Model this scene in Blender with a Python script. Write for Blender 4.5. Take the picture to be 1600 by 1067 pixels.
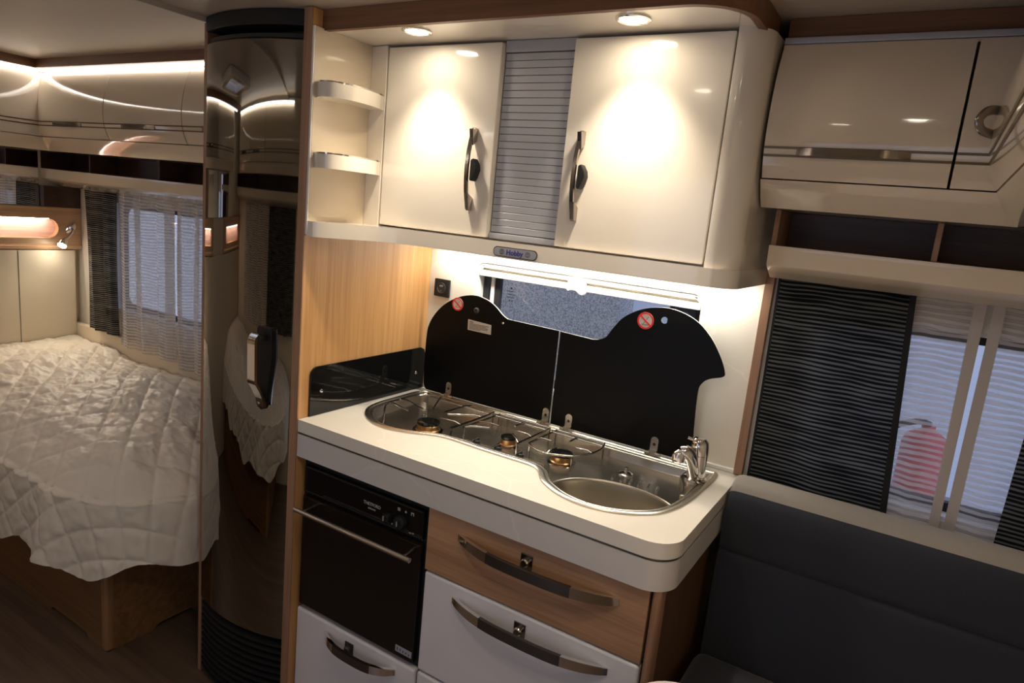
import bpy, bmesh, math, random
from mathutils import Vector, Matrix, noise
random.seed(7)
R = math.radians
for o in list(bpy.data.objects): bpy.data.objects.remove(o)
scene = bpy.context.scene
C = bpy.context.scene.collection

# ------------------------------------------------------------------ camera, world, exposure
def cam_axes(yaw, pit, rol):
    y, t, r = R(yaw), R(pit), R(rol)
    f = Vector((-math.sin(y)*math.cos(t), math.cos(y)*math.cos(t), math.sin(t)))
    r0 = Vector((math.cos(y), math.sin(y), 0)); u0 = r0.cross(f)
    return math.cos(r)*r0+math.sin(r)*u0, -math.sin(r)*r0+math.cos(r)*u0, f
rr, uu, ff = cam_axes(30.8925, -10.8783, 5.6618)
cd = bpy.data.cameras.new('camera'); cam = bpy.data.objects.new('camera', cd); C.objects.link(cam)
cd.sensor_width = 36; cd.lens = 36*1060.2185/1600; cd.clip_start = .02
cam.matrix_world = Matrix(((rr.x, uu.x, -ff.x, 1.3034), (rr.y, uu.y, -ff.y, -1.6538), (rr.z, uu.z, -ff.z, 1.4963), (0, 0, 0, 1)))
scene.camera = cam
scene.view_settings.view_transform = 'Standard'; scene.view_settings.look = 'None'
scene.view_settings.gamma = 1; scene.view_settings.use_curve_mapping = False
scene.view_settings.exposure = 0.55
w = bpy.data.worlds.new('world'); scene.world = w; w.use_nodes = True
w.node_tree.nodes['Background'].inputs[0].default_value = (.66, .74, 1.0, 1)
w.node_tree.nodes['Background'].inputs[1].default_value = .72

def area_light(name, loc, rot, sx, sy, power, col):
    l = bpy.data.lights.new(name, 'AREA'); l.shape = 'RECTANGLE'; l.size = sx; l.size_y = sy; l.energy = power; l.color = col
    o = bpy.data.objects.new(name, l); C.objects.link(o); o.location = loc; o.rotation_euler = rot
    return o
# cool hall light coming in through the window and the entrance door opposite the kitchen, and the roof hatch
area_light('daylight_window', (1.08, -2.32, 1.16), (R(90), 0, R(180)), .72, .5, 7.0, (.64, .71, 1.0))
area_light('daylight_door', (.28, -2.34, .92), (R(90), 0, R(180)), .54, 1.6, 3.0, (.70, .76, 1.0))
area_light('daylight_hatch', (-1.15, -1.12, 2.12), (0, 0, 0), .36, .36, .5, (.66, .74, 1.0))

# ------------------------------------------------------------------ materials
MATS = {}
def nt(name):
    m = bpy.data.materials.new(name); m.use_nodes = True
    n = m.node_tree; b = n.nodes['Principled BSDF']; MATS[name] = m
    return m, n, b
def setp(b, **k):
    for a, v in k.items(): b.inputs[a.replace('_', ' ')].default_value = v
def plain(name, col, rough=.4, metal=0., coat=0., spec=.5, bump=0., bscale=400., sheen=0., vary=0.):
    m, n, b = nt(name)
    setp(b, Base_Color=(*col, 1), Roughness=rough, Metallic=metal)
    b.inputs['Coat Weight'].default_value = coat; b.inputs['Coat Roughness'].default_value = .04
    b.inputs['Specular IOR Level'].default_value = spec; b.inputs['Sheen Weight'].default_value = sheen
    tc = n.nodes.new('ShaderNodeTexCoord')
    nz = n.nodes.new('ShaderNodeTexNoise'); nz.inputs['Scale'].default_value = bscale; nz.inputs['Detail'].default_value = 3
    n.links.new(tc.outputs['Object'], nz.inputs['Vector'])
    if bump:
        bp = n.nodes.new('ShaderNodeBump'); bp.inputs['Strength'].default_value = bump; bp.inputs['Distance'].default_value = .002
        n.links.new(nz.outputs['Fac'], bp.inputs['Height']); n.links.new(bp.outputs['Normal'], b.inputs['Normal'])
    if vary:
        mx = n.nodes.new('ShaderNodeMix'); mx.data_type = 'RGBA'
        mx.inputs[6].default_value = (*[c*(1-vary) for c in col], 1); mx.inputs[7].default_value = (*[min(1, c*(1+vary)) for c in col], 1)
        n.links.new(nz.outputs['Fac'], mx.inputs[0]); n.links.new(mx.outputs[2], b.inputs['Base Color'])
    return m
def emit(name, col, s):
    m, n, b = nt(name); setp(b, Base_Color=(*col, 1), Emission_Color=(*col, 1), Emission_Strength=s); return m
def wood(name, c1, c2, axis, rough=.42, scale=1.0):
    m, n, b = nt(name); b.inputs['Roughness'].default_value = rough
    tc = n.nodes.new('ShaderNodeTexCoord'); mp = n.nodes.new('ShaderNodeMapping')
    n.links.new(tc.outputs['Object'], mp.inputs['Vector'])
    s = [38*scale]*3; s['xyz'.index(axis)] = 1.6*scale; mp.inputs['Scale'].default_value = s
    n1 = n.nodes.new('ShaderNodeTexNoise'); n1.inputs['Scale'].default_value = 1; n1.inputs['Detail'].default_value = 6; n1.inputs['Distortion'].default_value = .6
    n.links.new(mp.outputs[0], n1.inputs['Vector'])
    mp2 = n.nodes.new('ShaderNodeMapping'); s2 = [220*scale]*3; s2['xyz'.index(axis)] = 6*scale; mp2.inputs['Scale'].default_value = s2
    n.links.new(tc.outputs['Object'], mp2.inputs['Vector'])
    n2 = n.nodes.new('ShaderNodeTexNoise'); n2.inputs['Scale'].default_value = 1; n2.inputs['Detail'].default_value = 2
    n.links.new(mp2.outputs[0], n2.inputs['Vector'])
    ad = n.nodes.new('ShaderNodeMath'); ad.operation = 'MULTIPLY_ADD'; ad.inputs[1].default_value = .55
    n.links.new(n2.outputs['Fac'], ad.inputs[0]); n.links.new(n1.outputs['Fac'], ad.inputs[2])
    rp = n.nodes.new('ShaderNodeValToRGB'); rp.color_ramp.elements[0].position = .50; rp.color_ramp.elements[1].position = .98
    rp.color_ramp.elements[0].color = (*c1, 1); rp.color_ramp.elements[1].color = (*c2, 1)
    n.links.new(ad.outputs[0], rp.inputs[0]); n.links.new(rp.outputs[0], b.inputs['Base Color'])
    bp = n.nodes.new('ShaderNodeBump'); bp.inputs['Strength'].default_value = .12; bp.inputs['Distance'].default_value = .001
    n.links.new(n2.outputs['Fac'], bp.inputs['Height']); n.links.new(bp.outputs[0], b.inputs['Normal'])
    return m
def stone(name, col, vein, rough=.4, scale=3.0, sharp=.012):
    m, n, b = nt(name); b.inputs['Roughness'].default_value = rough
    tc = n.nodes.new('ShaderNodeTexCoord')
    nz = n.nodes.new('ShaderNodeTexNoise'); nz.inputs['Scale'].default_value = 5; nz.inputs['Detail'].default_value = 4
    n.links.new(tc.outputs['Object'], nz.inputs['Vector'])
    mx = n.nodes.new('ShaderNodeMix'); mx.data_type = 'RGBA'; mx.inputs[0].default_value = .12
    n.links.new(tc.outputs['Object'], mx.inputs[6]); n.links.new(nz.outputs['Color'], mx.inputs[7])
    vo = n.nodes.new('ShaderNodeTexVoronoi'); vo.feature = 'DISTANCE_TO_EDGE'; vo.inputs['Scale'].default_value = scale
    n.links.new(mx.outputs[2], vo.inputs['Vector'])
    rp = n.nodes.new('ShaderNodeValToRGB'); rp.color_ramp.elements[0].position = 0; rp.color_ramp.elements[1].position = sharp
    rp.color_ramp.elements[0].color = (1, 1, 1, 1); rp.color_ramp.elements[1].color = (0, 0, 0, 1)
    n.links.new(vo.outputs['Distance'], rp.inputs[0])
    n2 = n.nodes.new('ShaderNodeTexNoise'); n2.inputs['Scale'].default_value = 9; n2.inputs['Detail'].default_value = 5
    n.links.new(tc.outputs['Object'], n2.inputs['Vector'])
    ml = n.nodes.new('ShaderNodeMath'); ml.operation = 'MULTIPLY'; n.links.new(rp.outputs[0], ml.inputs[0]); n.links.new(n2.outputs['Fac'], ml.inputs[1])
    base = n.nodes.new('ShaderNodeMix'); base.data_type = 'RGBA'
    base.inputs[6].default_value = (*[c*.93 for c in col], 1); base.inputs[7].default_value = (*[min(1, c*1.06) for c in col], 1)
    n.links.new(n2.outputs['Fac'], base.inputs[0])
    fin = n.nodes.new('ShaderNodeMix'); fin.data_type = 'RGBA'; fin.inputs[7].default_value = (*vein, 1)
    n.links.new(ml.outputs[0], fin.inputs[0]); n.links.new(base.outputs[2], fin.inputs[6]); n.links.new(fin.outputs[2], b.inputs['Base Color'])
    return m
def cloth_stripes(name, dark, light, period, open_a, solid_a, thr, soft=.2, warp=.012, trans=.35):
    """woven curtain: wavy horizontal stripes of uneven width, the open stripes see-through"""
    m, n, b = nt(name)
    def math_(op, a, b_=None):
        q = n.nodes.new('ShaderNodeMath'); q.operation = op
        for k_, v in enumerate((a, b_)):
            if v is None: continue
            if isinstance(v, (int, float)): q.inputs[k_].default_value = v
            else: n.links.new(v, q.inputs[k_])
        return q.outputs[0]
    def nz(sc, detail=1):
        mp = n.nodes.new('ShaderNodeMapping'); mp.inputs['Scale'].default_value = sc; n.links.new(tc.outputs['Object'], mp.inputs[0])
        q = n.nodes.new('ShaderNodeTexNoise'); q.inputs['Scale'].default_value = 1; q.inputs['Detail'].default_value = detail; n.links.new(mp.outputs[0], q.inputs[0])
        return q.outputs['Fac']
    tc = n.nodes.new('ShaderNodeTexCoord'); sp = n.nodes.new('ShaderNodeSeparateXYZ'); n.links.new(tc.outputs['Object'], sp.inputs[0])
    z = math_('ADD', sp.outputs['Z'], math_('MULTIPLY', nz((6, 4, 4)), warp))
    z = math_('ADD', z, math_('MULTIPLY', nz((9, 4, 26)), period*.7))
    w1 = math_('SINE', math_('MULTIPLY', z, 2*math.pi/period))
    f = math_('MULTIPLY_ADD', w1, .33) if False else math_('ADD', math_('MULTIPLY', w1, .30), nz((7, 4, 70), 2))
    rp = n.nodes.new('ShaderNodeMapRange'); rp.inputs[1].default_value = thr-soft; rp.inputs[2].default_value = thr+soft; n.links.new(f, rp.inputs[0])
    mx = n.nodes.new('ShaderNodeMix'); mx.data_type = 'RGBA'; mx.inputs[6].default_value = (*dark, 1); mx.inputs[7].default_value = (*light, 1)
    n.links.new(rp.outputs[0], mx.inputs[0])
    al = n.nodes.new('ShaderNodeMapRange'); al.inputs[3].default_value = open_a; al.inputs[4].default_value = solid_a; n.links.new(rp.outputs[0], al.inputs[0])
    di = n.nodes.new('ShaderNodeBsdfDiffuse'); tl = n.nodes.new('ShaderNodeBsdfTranslucent'); tp = n.nodes.new('ShaderNodeBsdfTransparent')
    n.links.new(mx.outputs[2], di.inputs[0]); n.links.new(mx.outputs[2], tl.inputs[0])
    m1 = n.nodes.new('ShaderNodeMixShader'); m1.inputs[0].default_value = trans; n.links.new(di.outputs[0], m1.inputs[1]); n.links.new(tl.outputs[0], m1.inputs[2])
    m2 = n.nodes.new('ShaderNodeMixShader'); n.links.new(al.outputs[0], m2.inputs[0]); n.links.new(tp.outputs[0], m2.inputs[1]); n.links.new(m1.outputs[0], m2.inputs[2])
    n.links.new(m2.outputs[0], n.nodes['Material Output'].inputs[0])
    return m
def pane(name, tint=(.96, .97, 1), refl=.06):
    m, n, b = nt(name)
    tp = n.nodes.new('ShaderNodeBsdfTransparent'); tp.inputs[0].default_value = (*tint, 1)
    gl = n.nodes.new('ShaderNodeBsdfGlossy'); gl.inputs['Roughness'].default_value = .02
    ms = n.nodes.new('ShaderNodeMixShader'); ms.inputs[0].default_value = refl
    n.links.new(tp.outputs[0], ms.inputs[1]); n.links.new(gl.outputs[0], ms.inputs[2]); n.links.new(ms.outputs[0], n.nodes['Material Output'].inputs[0])
    return m
CREAM = plain('cream_gloss', (.80, .74, .645), .10, coat=.5)
CREAMB = plain('cream_locker', (.72, .62, .48), .08, coat=.5)
CREAMW = plain('cream_wall', (.74, .645, .49), .55, bump=.05)
CEIL = plain('ceiling_cream', (.54, .465, .37), .38, bump=.05, bscale=90)
WHITE = plain('white_laminate', (.72, .70, .71), .3, coat=.15)
WPLAST = plain('white_plastic', (.86, .85, .82), .35)
OAKV = wood('oak_vertical', (.44, .215, .072), (.62, .35, .145), 'z')
OAKX = wood('oak_horizontal', (.30, .155, .075), (.46, .265, .145), 'x')
OAKY = wood('oak_across', (.46, .27, .14), (.66, .44, .26), 'y')
TRIMX = wood('trim_brown', (.13, .055, .024), (.23, .108, .05), 'x')
TRIMY = wood('trim_brown_across', (.13, .055, .024), (.23, .108, .05), 'y')
POSTV = wood('post_brown', (.24, .125, .07), (.38, .215, .13), 'z')
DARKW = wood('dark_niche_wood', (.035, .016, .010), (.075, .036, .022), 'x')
BEDW = wood('bed_wood', (.15, .07, .026), (.25, .125, .052), 'x')
BEDV = wood('bed_wood_upright', (.22, .11, .045), (.34, .19, .085), 'z')
RECESS = wood('recess_wood', (.62, .42, .34), (.80, .60, .50), 'y')  # light wood with the pink glow of the recess mixed into its colour
WALNUT = wood('walnut_upright', (.085, .043, .02), (.15, .08, .038), 'z')
FLOORM = wood('floor_laminate', (.075, .048, .032), (.15, .10, .068), 'x', .38, .6)
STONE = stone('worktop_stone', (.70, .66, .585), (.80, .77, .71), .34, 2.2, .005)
SKIRT = stone('skirt_stone_shaded', (.58, .555, .53), (.68, .66, .64), .36, 2.2, .005)  # worktop stone again, darkened: the skirt's dim light is put into the colour
WALLST = stone('wall_stone', (.76, .72, .63), (.86, .83, .76), .42, 2.2, .008)
STEEL = plain('brushed_steel', (.52, .48, .415), .27, 1.0)
HANDLE = plain('handle_bronze_chrome', (.46, .41, .36), .16, 1.0)
BOWL = plain('satin_steel', (.38, .345, .29), .34, 1.0)
CHROME = plain('chrome', (.78, .76, .74), .07, 1.0)
CHROMED = plain('smoked_chrome', (.34, .30, .265), .14, 1.0)
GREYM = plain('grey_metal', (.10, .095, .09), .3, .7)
BLACK = plain('black_plastic', (.010, .010, .010), .48, spec=.35)
BLACKG = plain('black_glass', (.006, .006, .006), .06)
LIDG = plain('lid_glass', (.005, .0045, .004), .38, spec=.14)
LIDE = plain('lid_glass_edge', (.62, .60, .54), .2)  # pale grey painted on as the highlight along the glass edges
OVENG = plain('oven_glass', (.012, .009, .007), .10)
FRIDGE = plain('fridge_mirror', (.27, .255, .24), .025, 1.0)
STRIPE = plain('bronze_stripe', (.15, .105, .055), .35, .6)
RUBBER = plain('dark_rubber', (.02, .02, .022), .6)
CHAR = plain('charcoal_fabric', (.022, .025, .036), .95, bump=.6, bscale=700, sheen=.12, vary=.35)
GREYF = plain('grey_fabric', (.33, .30, .27), .95, bump=.6, bscale=800, vary=.25)
QUILT = plain('quilt_satin', (.76, .70, .59), .46, bump=.10, bscale=220, sheen=.2)
SHUT = plain('shutter_grey', (.44, .45, .49), .38, .2)
SHUTG = plain('shutter_joint', (.10, .10, .11), .5)
SILVER = plain('silver_panel', (.42, .43, .47), .35, .4)
NAVY = plain('navy_print', (.035, .03, .22), .5)
INK = plain('dark_print', (.06, .06, .07), .6)
LABEL = plain('sticker_paper', (.62, .55, .48), .6)
STICK = plain('grey_sticker', (.35, .36, .42), .5)
RED = plain('red_print', (.75, .03, .02), .45)
SIGNW = plain('sign_white', (.72, .70, .66), .5)
GPRINT = plain('grey_print', (.32, .31, .30), .5)
BRASS = plain('burner_brass', (.42, .255, .12), .32, 1.0)
ENAM = plain('black_enamel', (.008, .008, .008), .07)
WIRE = plain('wire_chrome', (.36, .335, .31), .12, 1.0)
GRIP = plain('dark_grip', (.13, .115, .10), .22, .85)
CURD = cloth_stripes('dark_curtain', (.012, .012, .014), (.15, .155, .15), .0095, .997, .975, .58, .16)
CURB = cloth_stripes('dark_curtain_bed', (.016, .016, .017), (.22, .21, .19), .0085, .99, .97, .55, .16)
SHEER = cloth_stripes('sheer_curtain', (.42, .40, .41), (.74, .71, .71), .0135, .34, .74, .45, .12, .03, .5)
SHEERB = cloth_stripes('sheer_curtain_bed', (.60, .56, .53), (.82, .78, .75), .0125, .46, .82, .47, .16, .03, .5)
PLEAT = cloth_stripes('sheer_pleat', (.68, .64, .60), (.84, .80, .76), .0125, .70, .90, .5, .2, .03, .5)
SHEERH = plain('sheer_hem', (.50, .46, .44), .9)
DHEM = plain('curtain_hem', (.012, .012, .014), .9)
GLASS = pane('window_pane')
STUCCO = plain('stucco', (.80, .80, .78), .95, bump=.8, bscale=170)
_n = STUCCO.node_tree; _z = next(q for q in _n.nodes if q.type == 'TEX_NOISE'); _r = _n.nodes.new('ShaderNodeValToRGB'); _z.inputs['Detail'].default_value = 6
_r.color_ramp.elements[0].position = .34; _r.color_ramp.elements[1].position = .60; _r.color_ramp.elements[0].color = (.42, .43, .44, 1); _r.color_ramp.elements[1].color = (.95, .94, .92, 1)
_n.links.new(_z.outputs['Fac'], _r.inputs[0]); _n.links.new(_r.outputs[0], _n.nodes['Principled BSDF'].inputs['Base Color'])
EXTW = plain('hall_white', (.80, .84, .90), .6)
EXTG = plain('hall_ground', (.25, .25, .26), .9)
REDC = plain('red_canister', (.62, .05, .05), .35)
PINK = plain('pale_laminate', (.78, .66, .64), .3)
MIRROR = plain('mirror', (.80, .80, .78), .01, 1.0)
L_SPOT = emit('lamp_spot', (1, .86, .66), 60)
L_LED = emit('led_white', (1, .95, .85), 34)
L_BED = emit('led_bed', (1, .95, .89), 6.5)
L_READ = emit('reading_led', (1, .90, .74), 90)
L_PILL = emit('recess_led', (1, .78, .68), 30)
L_CEIL = emit('ceiling_led', (1, .88, .70), 18)

# ------------------------------------------------------------------ mesh helpers
class MB:
    def __init__(s): s.bm = bmesh.new()
    def box(s, x0, x1, y0, y1, z0, z1, bev=0., seg=2):
        b = bmesh.new(); bmesh.ops.create_cube(b, size=1)
        for v in b.verts: v.co = Vector(((x0+x1)/2+v.co.x*(x1-x0), (y0+y1)/2+v.co.y*(y1-y0), (z0+z1)/2+v.co.z*(z1-z0)))
        if bev: bmesh.ops.bevel(b, geom=list(b.edges), offset=bev, segments=seg, affect='EDGES', profile=.5)
        return s.join(b)
    def join(s, b):
        t = bpy.data.meshes.new('t'); b.to_mesh(t); b.free(); s.bm.from_mesh(t); bpy.data.meshes.remove(t); return s
    def prism(s, pts, axis, a, b_, holes=(), bev=0., seg=2):
        b = bmesh.new()
        def P(p, h): return {'z': (p[0], p[1], h), 'y': (p[0], h, p[1]), 'x': (h, p[0], p[1])}[axis]
        if not holes:
            f = b.faces.new([b.verts.new(P(p, a)) for p in pts]); fs = [f]
        else:
            ed = []
            for lp in [pts, *holes]:
                vs = [b.verts.new(P(p, a)) for p in lp]
                ed += [b.edges.new((vs[i], vs[(i+1) % len(vs)])) for i in range(len(vs))]
            bmesh.ops.triangle_fill(b, use_beauty=True, edges=ed); fs = list(b.faces)
        r = bmesh.ops.extrude_face_region(b, geom=fs)
        d = {'z': (0, 0, b_-a), 'y': (0, b_-a, 0), 'x': (b_-a, 0, 0)}[axis]
        bmesh.ops.translate(b, vec=d, verts=[v for v in r['geom'] if isinstance(v, bmesh.types.BMVert)])
        bmesh.ops.recalc_face_normals(b, faces=list(b.faces))
        if bev:
            es = [e for e in b.edges if len(e.link_faces) == 2 and e.calc_face_angle(0) > .9]
            bmesh.ops.bevel(b, geom=es, offset=bev, segments=seg, affect='EDGES', profile=.5)
        return s.join(b)
    def tube(s, path, r, n=8, closed=False, sx=1., up=(0, 0, 1)):
        pts = [Vector(p) for p in path]; N = len(pts); rings = []
        rad = r if isinstance(r, (list, tuple)) else [r]*N
        prev = None
        for i, p in enumerate(pts):
            if closed: t = pts[(i+1) % N]-pts[i-1]
            else: t = pts[min(i+1, N-1)]-pts[max(i-1, 0)]
            t.normalize()
            u = Vector(up) if prev is None else prev
            a = u-t*u.dot(t)
            if a.length < 1e-4: a = Vector((1, 0, 0))-t*t.x
            a.normalize(); c = t.cross(a); prev = a
            rings.append([s.bm.verts.new(p+rad[i]*(math.cos(2*math.pi*k/n)*a+sx*math.sin(2*math.pi*k/n)*c)) for k in range(n)])
        for i in range(N if closed else N-1):
            A, B = rings[i], rings[(i+1) % N]
            for k in range(n): s.bm.faces.new((A[k], A[(k+1) % n], B[(k+1) % n], B[k]))
        if not closed: s.bm.faces.new(rings[0][::-1]); s.bm.faces.new(rings[-1])
        return s
    def loft(s, loops, cap0=False, cap1=False, closed=True):
        rs = [[s.bm.verts.new(p) for p in lp] for lp in loops]; n = len(rs[0])
        for A, B in zip(rs[:-1], rs[1:]):
            for k in range(n if closed else n-1): s.bm.faces.new((A[k], A[(k+1) % n], B[(k+1) % n], B[k]))
        if cap0: s.bm.faces.new(rs[0][::-1])
        if cap1: s.bm.faces.new(rs[-1])
        return s
    def lathe(s, prof, c, axis=(0, 0, 1), n=24, sx=1.):
        ax = Vector(axis).normalized(); a = ax.orthogonal().normalized() if abs(ax.z) < .99 else Vector((1, 0, 0)); b = ax.cross(a); c = Vector(c)
        lp = [[c+ax*h+max(r, 1e-5)*(math.cos(2*math.pi*k/n)*a+sx*math.sin(2*math.pi*k/n)*b) for k in range(n)] for r, h in prof]
        return s.loft(lp, prof[0][0] > 1e-4, prof[-1][0] > 1e-4)
    def grid(s, fn, nu, nv):
        vs = [[s.bm.verts.new(fn(i/nu, j/nv)) for j in range(nv+1)] for i in range(nu+1)]
        for i in range(nu):
            for j in range(nv): s.bm.faces.new((vs[i][j], vs[i+1][j], vs[i+1][j+1], vs[i][j+1]))
        return s
    def shell(s, fa, fb, nu, nv):
        """closed slab between two parametric sheets"""
        b = bmesh.new(); S = []
        for fn in (fa, fb): S.append([[b.verts.new(fn(i/nu, j/nv)) for j in range(nv+1)] for i in range(nu+1)])
        A, B = S
        for i in range(nu):
            for j in range(nv):
                b.faces.new((A[i][j], A[i+1][j], A[i+1][j+1], A[i][j+1])); b.faces.new((B[i][j+1], B[i+1][j+1], B[i+1][j], B[i][j]))
        for i in range(nu):
            b.faces.new((A[i+1][0], A[i][0], B[i][0], B[i+1][0])); b.faces.new((A[i][nv], A[i+1][nv], B[i+1][nv], B[i][nv]))
        for j in range(nv):
            b.faces.new((A[0][j], A[0][j+1], B[0][j+1], B[0][j])); b.faces.new((A[nu][j+1], A[nu][j], B[nu][j], B[nu][j+1]))
        bmesh.ops.recalc_face_normals(b, faces=list(b.faces))
        return s.join(b)
    def text(s, txt, size, loc, rot, ext=.0004, align='CENTER', spacing=1.0, bold=0.):
        cu = bpy.data.curves.new('t', 'FONT'); cu.body = txt; cu.size = size; cu.extrude = ext; cu.align_x = align; cu.align_y = 'CENTER'; cu.resolution_u = 3
        cu.space_character = spacing; cu.offset = bold
        o = bpy.data.objects.new('t', cu); C.objects.link(o); bpy.context.view_layer.update()
        me = o.to_mesh(); b = bmesh.new(); b.from_mesh(me); o.to_mesh_clear()
        b.transform(Matrix.Translation(loc) @ rot.to_4x4()); bpy.data.objects.remove(o); bpy.data.curves.remove(cu)
        return s.join(b)
ROOT = {}
def rootloc(o):
    while o is not None and o.parent is not None: o = o.parent
    return ROOT.get(o.name, Vector()) if o else Vector()
def link(name, mb, mat, parent=None, smooth=35, mats=None):
    off = rootloc(parent) if parent else Vector()
    if off.length: bmesh.ops.translate(mb.bm, vec=-off, verts=list(mb.bm.verts))
    me = bpy.data.meshes.new(name); mb.bm.to_mesh(me); mb.bm.free(); me.materials.append(mat)
    for m in mats or (): me.materials.append(m)
    if smooth: me.shade_smooth(); me.set_sharp_from_angle(angle=R(smooth))
    o = bpy.data.objects.new(name, me); C.objects.link(o); o.parent = parent
    if smooth and smooth <= 50:
        wn = o.modifiers.new('weighted_normals', 'WEIGHTED_NORMAL'); wn.keep_sharp = True; wn.weight = 100
    return o
def thing(name, label, cat, loc=(0, 0, 0), group=None):
    o = bpy.data.objects.new(name, None); C.objects.link(o); o.location = loc; o.empty_display_size = .05
    ROOT[o.name] = Vector(loc); o['label'] = label; o['category'] = cat
    if group: o['group'] = group
    return o
def tag(o, label, cat, group=None):
    o['label'] = label; o['category'] = cat
    if group: o['group'] = group
    return o
def struct(name, mb, mat, label=None, parent=None, smooth=35):
    o = link(name, mb, mat, parent, smooth)
    if parent is None:
        o['kind'] = 'structure'
        if label: o['label'] = label
    return o
def relabel(o, l): o['label'] = l; return o
def box(*a, **k): return MB().box(*a, **k)
def rrect(x0, x1, y0, y1, r, n=6):
    P = []
    for cx, cy, a0 in ((x1-r, y1-r, 0), (x0+r, y1-r, 90), (x0+r, y0+r, 180), (x1-r, y0+r, 270)):
        P += [(cx+r*math.cos(R(a0+90*k/n)), cy+r*math.sin(R(a0+90*k/n))) for k in range(n+1)]
    return P
def circ(cx, cy, r, n=24, ry=None): return [(cx+r*math.cos(2*math.pi*k/n), cy+(ry or r)*math.sin(2*math.pi*k/n)) for k in range(n)]
def spline(pts, n, closed=False):
    """Catmull-Rom through the points, n samples per span"""
    N = len(pts); out = []
    for i in range(N if closed else N-1):
        g = lambda k: Vector(pts[k % N]) if closed else Vector(pts[max(0, min(N-1, k))])
        p0, p1, p2, p3 = g(i-1), g(i), g(i+1), g(i+2)
        for j in range(n):
            t = j/n
            out.append(.5*((2*p1)+(p2-p0)*t+(2*p0-5*p1+4*p2-p3)*t*t+(3*p1-p0-3*p2+p3)*t**3))
    if not closed: out.append(Vector(pts[-1]))
    return out
def resample(pts, n, closed=True):
    P = [Vector(p) for p in pts]+([Vector(pts[0])] if closed else [])
    L = [0]
    for a, b in zip(P[:-1], P[1:]): L.append(L[-1]+(b-a).length)
    out = []; k = 0
    for i in range(n):
        s = L[-1]*i/(n if closed else n-1)
        while k < len(L)-2 and L[k+1] < s: k += 1
        t = (s-L[k])/max(1e-9, L[k+1]-L[k]); out.append(P[k].lerp(P[k+1], t))
    return out
def offset(loop, d):
    """inward offset (positive) of a closed 2-D loop"""
    N = len(loop); A = sum(loop[i-1].x*loop[i].y-loop[i].x*loop[i-1].y for i in range(N)); sg = 1 if A > 0 else -1
    o = []
    for i in range(N):
        t = (loop[(i+1) % N]-loop[i-1]).normalized(); o.append(loop[i]+Vector((-t.y, t.x))*sg*d)
    return o
def arcpath(fn, n): return [fn(i/n) for i in range(n+1)]
RFRONT = Matrix(((1, 0, 0), (0, 0, -1), (0, 1, 0)))        # flat lettering facing -Y

# ------------------------------------------------------------------ the room
ZC = 1.91; XR = -2.10; XF = 1.61; YO = -2.15; XS = -.406
struct('floor', box(XR-.05, XF+.05, YO-.1, .05, -.05, 0), FLOORM, 'dark brown wood-look floor')
hatch = rrect(-1.33, -.97, -1.30, -.94, .03)
struct('ceiling', MB().prism([(XS, YO-.06), (XF+.06, YO-.06), (XF+.06, .06), (XS, .06)], 'z', ZC, ZC+.05), CEIL, 'cream ceiling panel over the kitchen and seats')
struct('ceiling_bedroom', MB().prism([(XR-.06, YO-.06), (XS, YO-.06), (XS, .06), (XR-.06, .06)], 'z', 1.897, ZC+.05, [hatch]), CEIL, 'cream lower ceiling panel over the bed')
K_WIN = rrect(.166, .848, 1.00, 1.340, .03); D_WIN = rrect(1.075, 1.57, .94, 1.345, .04); B_WIN = rrect(-1.80, -.66, .885, 1.37, .04)
struct('wall_back', MB().prism([(XR, 0), (XF, 0), (XF, 1.955), (XR, 1.955)], 'y', 0, .035, [K_WIN, D_WIN, B_WIN]), WALLST, 'pale stone-look wall behind the kitchen and the windows')
struct('wall_left', box(XR-.04, XR, YO, .035, 0, 1.955), CREAMW, 'cream end wall behind the bed head')
struct('wall_right', box(XF, XF+.04, YO, .035, 0, 1.955), CREAMW)
O_WIN = rrect(.72, 1.44, .92, 1.42, .05); O_DOOR = rrect(0.0, .56, .08, 1.74, .06)
struct('wall_front', MB().prism([(XR, 0), (XF, 0), (XF, 1.955), (XR, 1.955)], 'y', YO-.04, YO, [O_WIN, O_DOOR]), CREAMW)
# windows
def window(name, loop_r, y_glass, depth=.05):
    x0, x1, z0, z1, r = loop_r
    f = MB().prism(rrect(x0-.003, x1+.003, z0-.003, z1+.003, r), 'y', .006, .006+depth, [rrect(x0+.008, x1-.008, z0+.008, z1-.008, r)])
    o = struct(name, f, WPLAST)
    link('seal', MB().prism(rrect(x0+.008, x1-.008, z0+.008, z1-.008, r), 'y', y_glass-.008, y_glass+.01, [rrect(x0+.028, x1-.028, z0+.028, z1-.028, r)]), RUBBER, o)
    link('pane', MB().prism(rrect(x0+.026, x1-.026, z0+.026, z1-.026, r), 'y', y_glass, y_glass+.003), GLASS, o)
    return o
k = window('window_1', (.166, .848, 1.00, 1.340, .03), .045)
k['label'] = 'small kitchen window behind the black glass lids'
link('inner_bar', box(.205, .216, .030, .042, 1.01, 1.312), WPLAST, k)
link('inner_seal', box(.217, .236, .034, .046, 1.01, 1.312), RUBBER, k)
bl = link('blind_bar', box(.176, .838, .004, .022, 1.300, 1.317, bev=.004), WPLAST, k)
link('blind_rail', box(.185, .83, .006, .03, 1.325, 1.334, bev=.002), WPLAST, k)
link('blind_cassette', box(.178, .836, .023, .033, 1.304, 1.331), CREAMW, k)
tabp = [(.474, 1.304), (.478, 1.327), (.505, 1.329), (.527, 1.324), (.529, 1.300), (.524, 1.291), (.515, 1.293), (.502, 1.301), (.488, 1.301), (.478, 1.297)]
link('blind_handle', MB().prism(tabp, 'y', -.012, .006, bev=.003), WPLAST, k)
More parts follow.
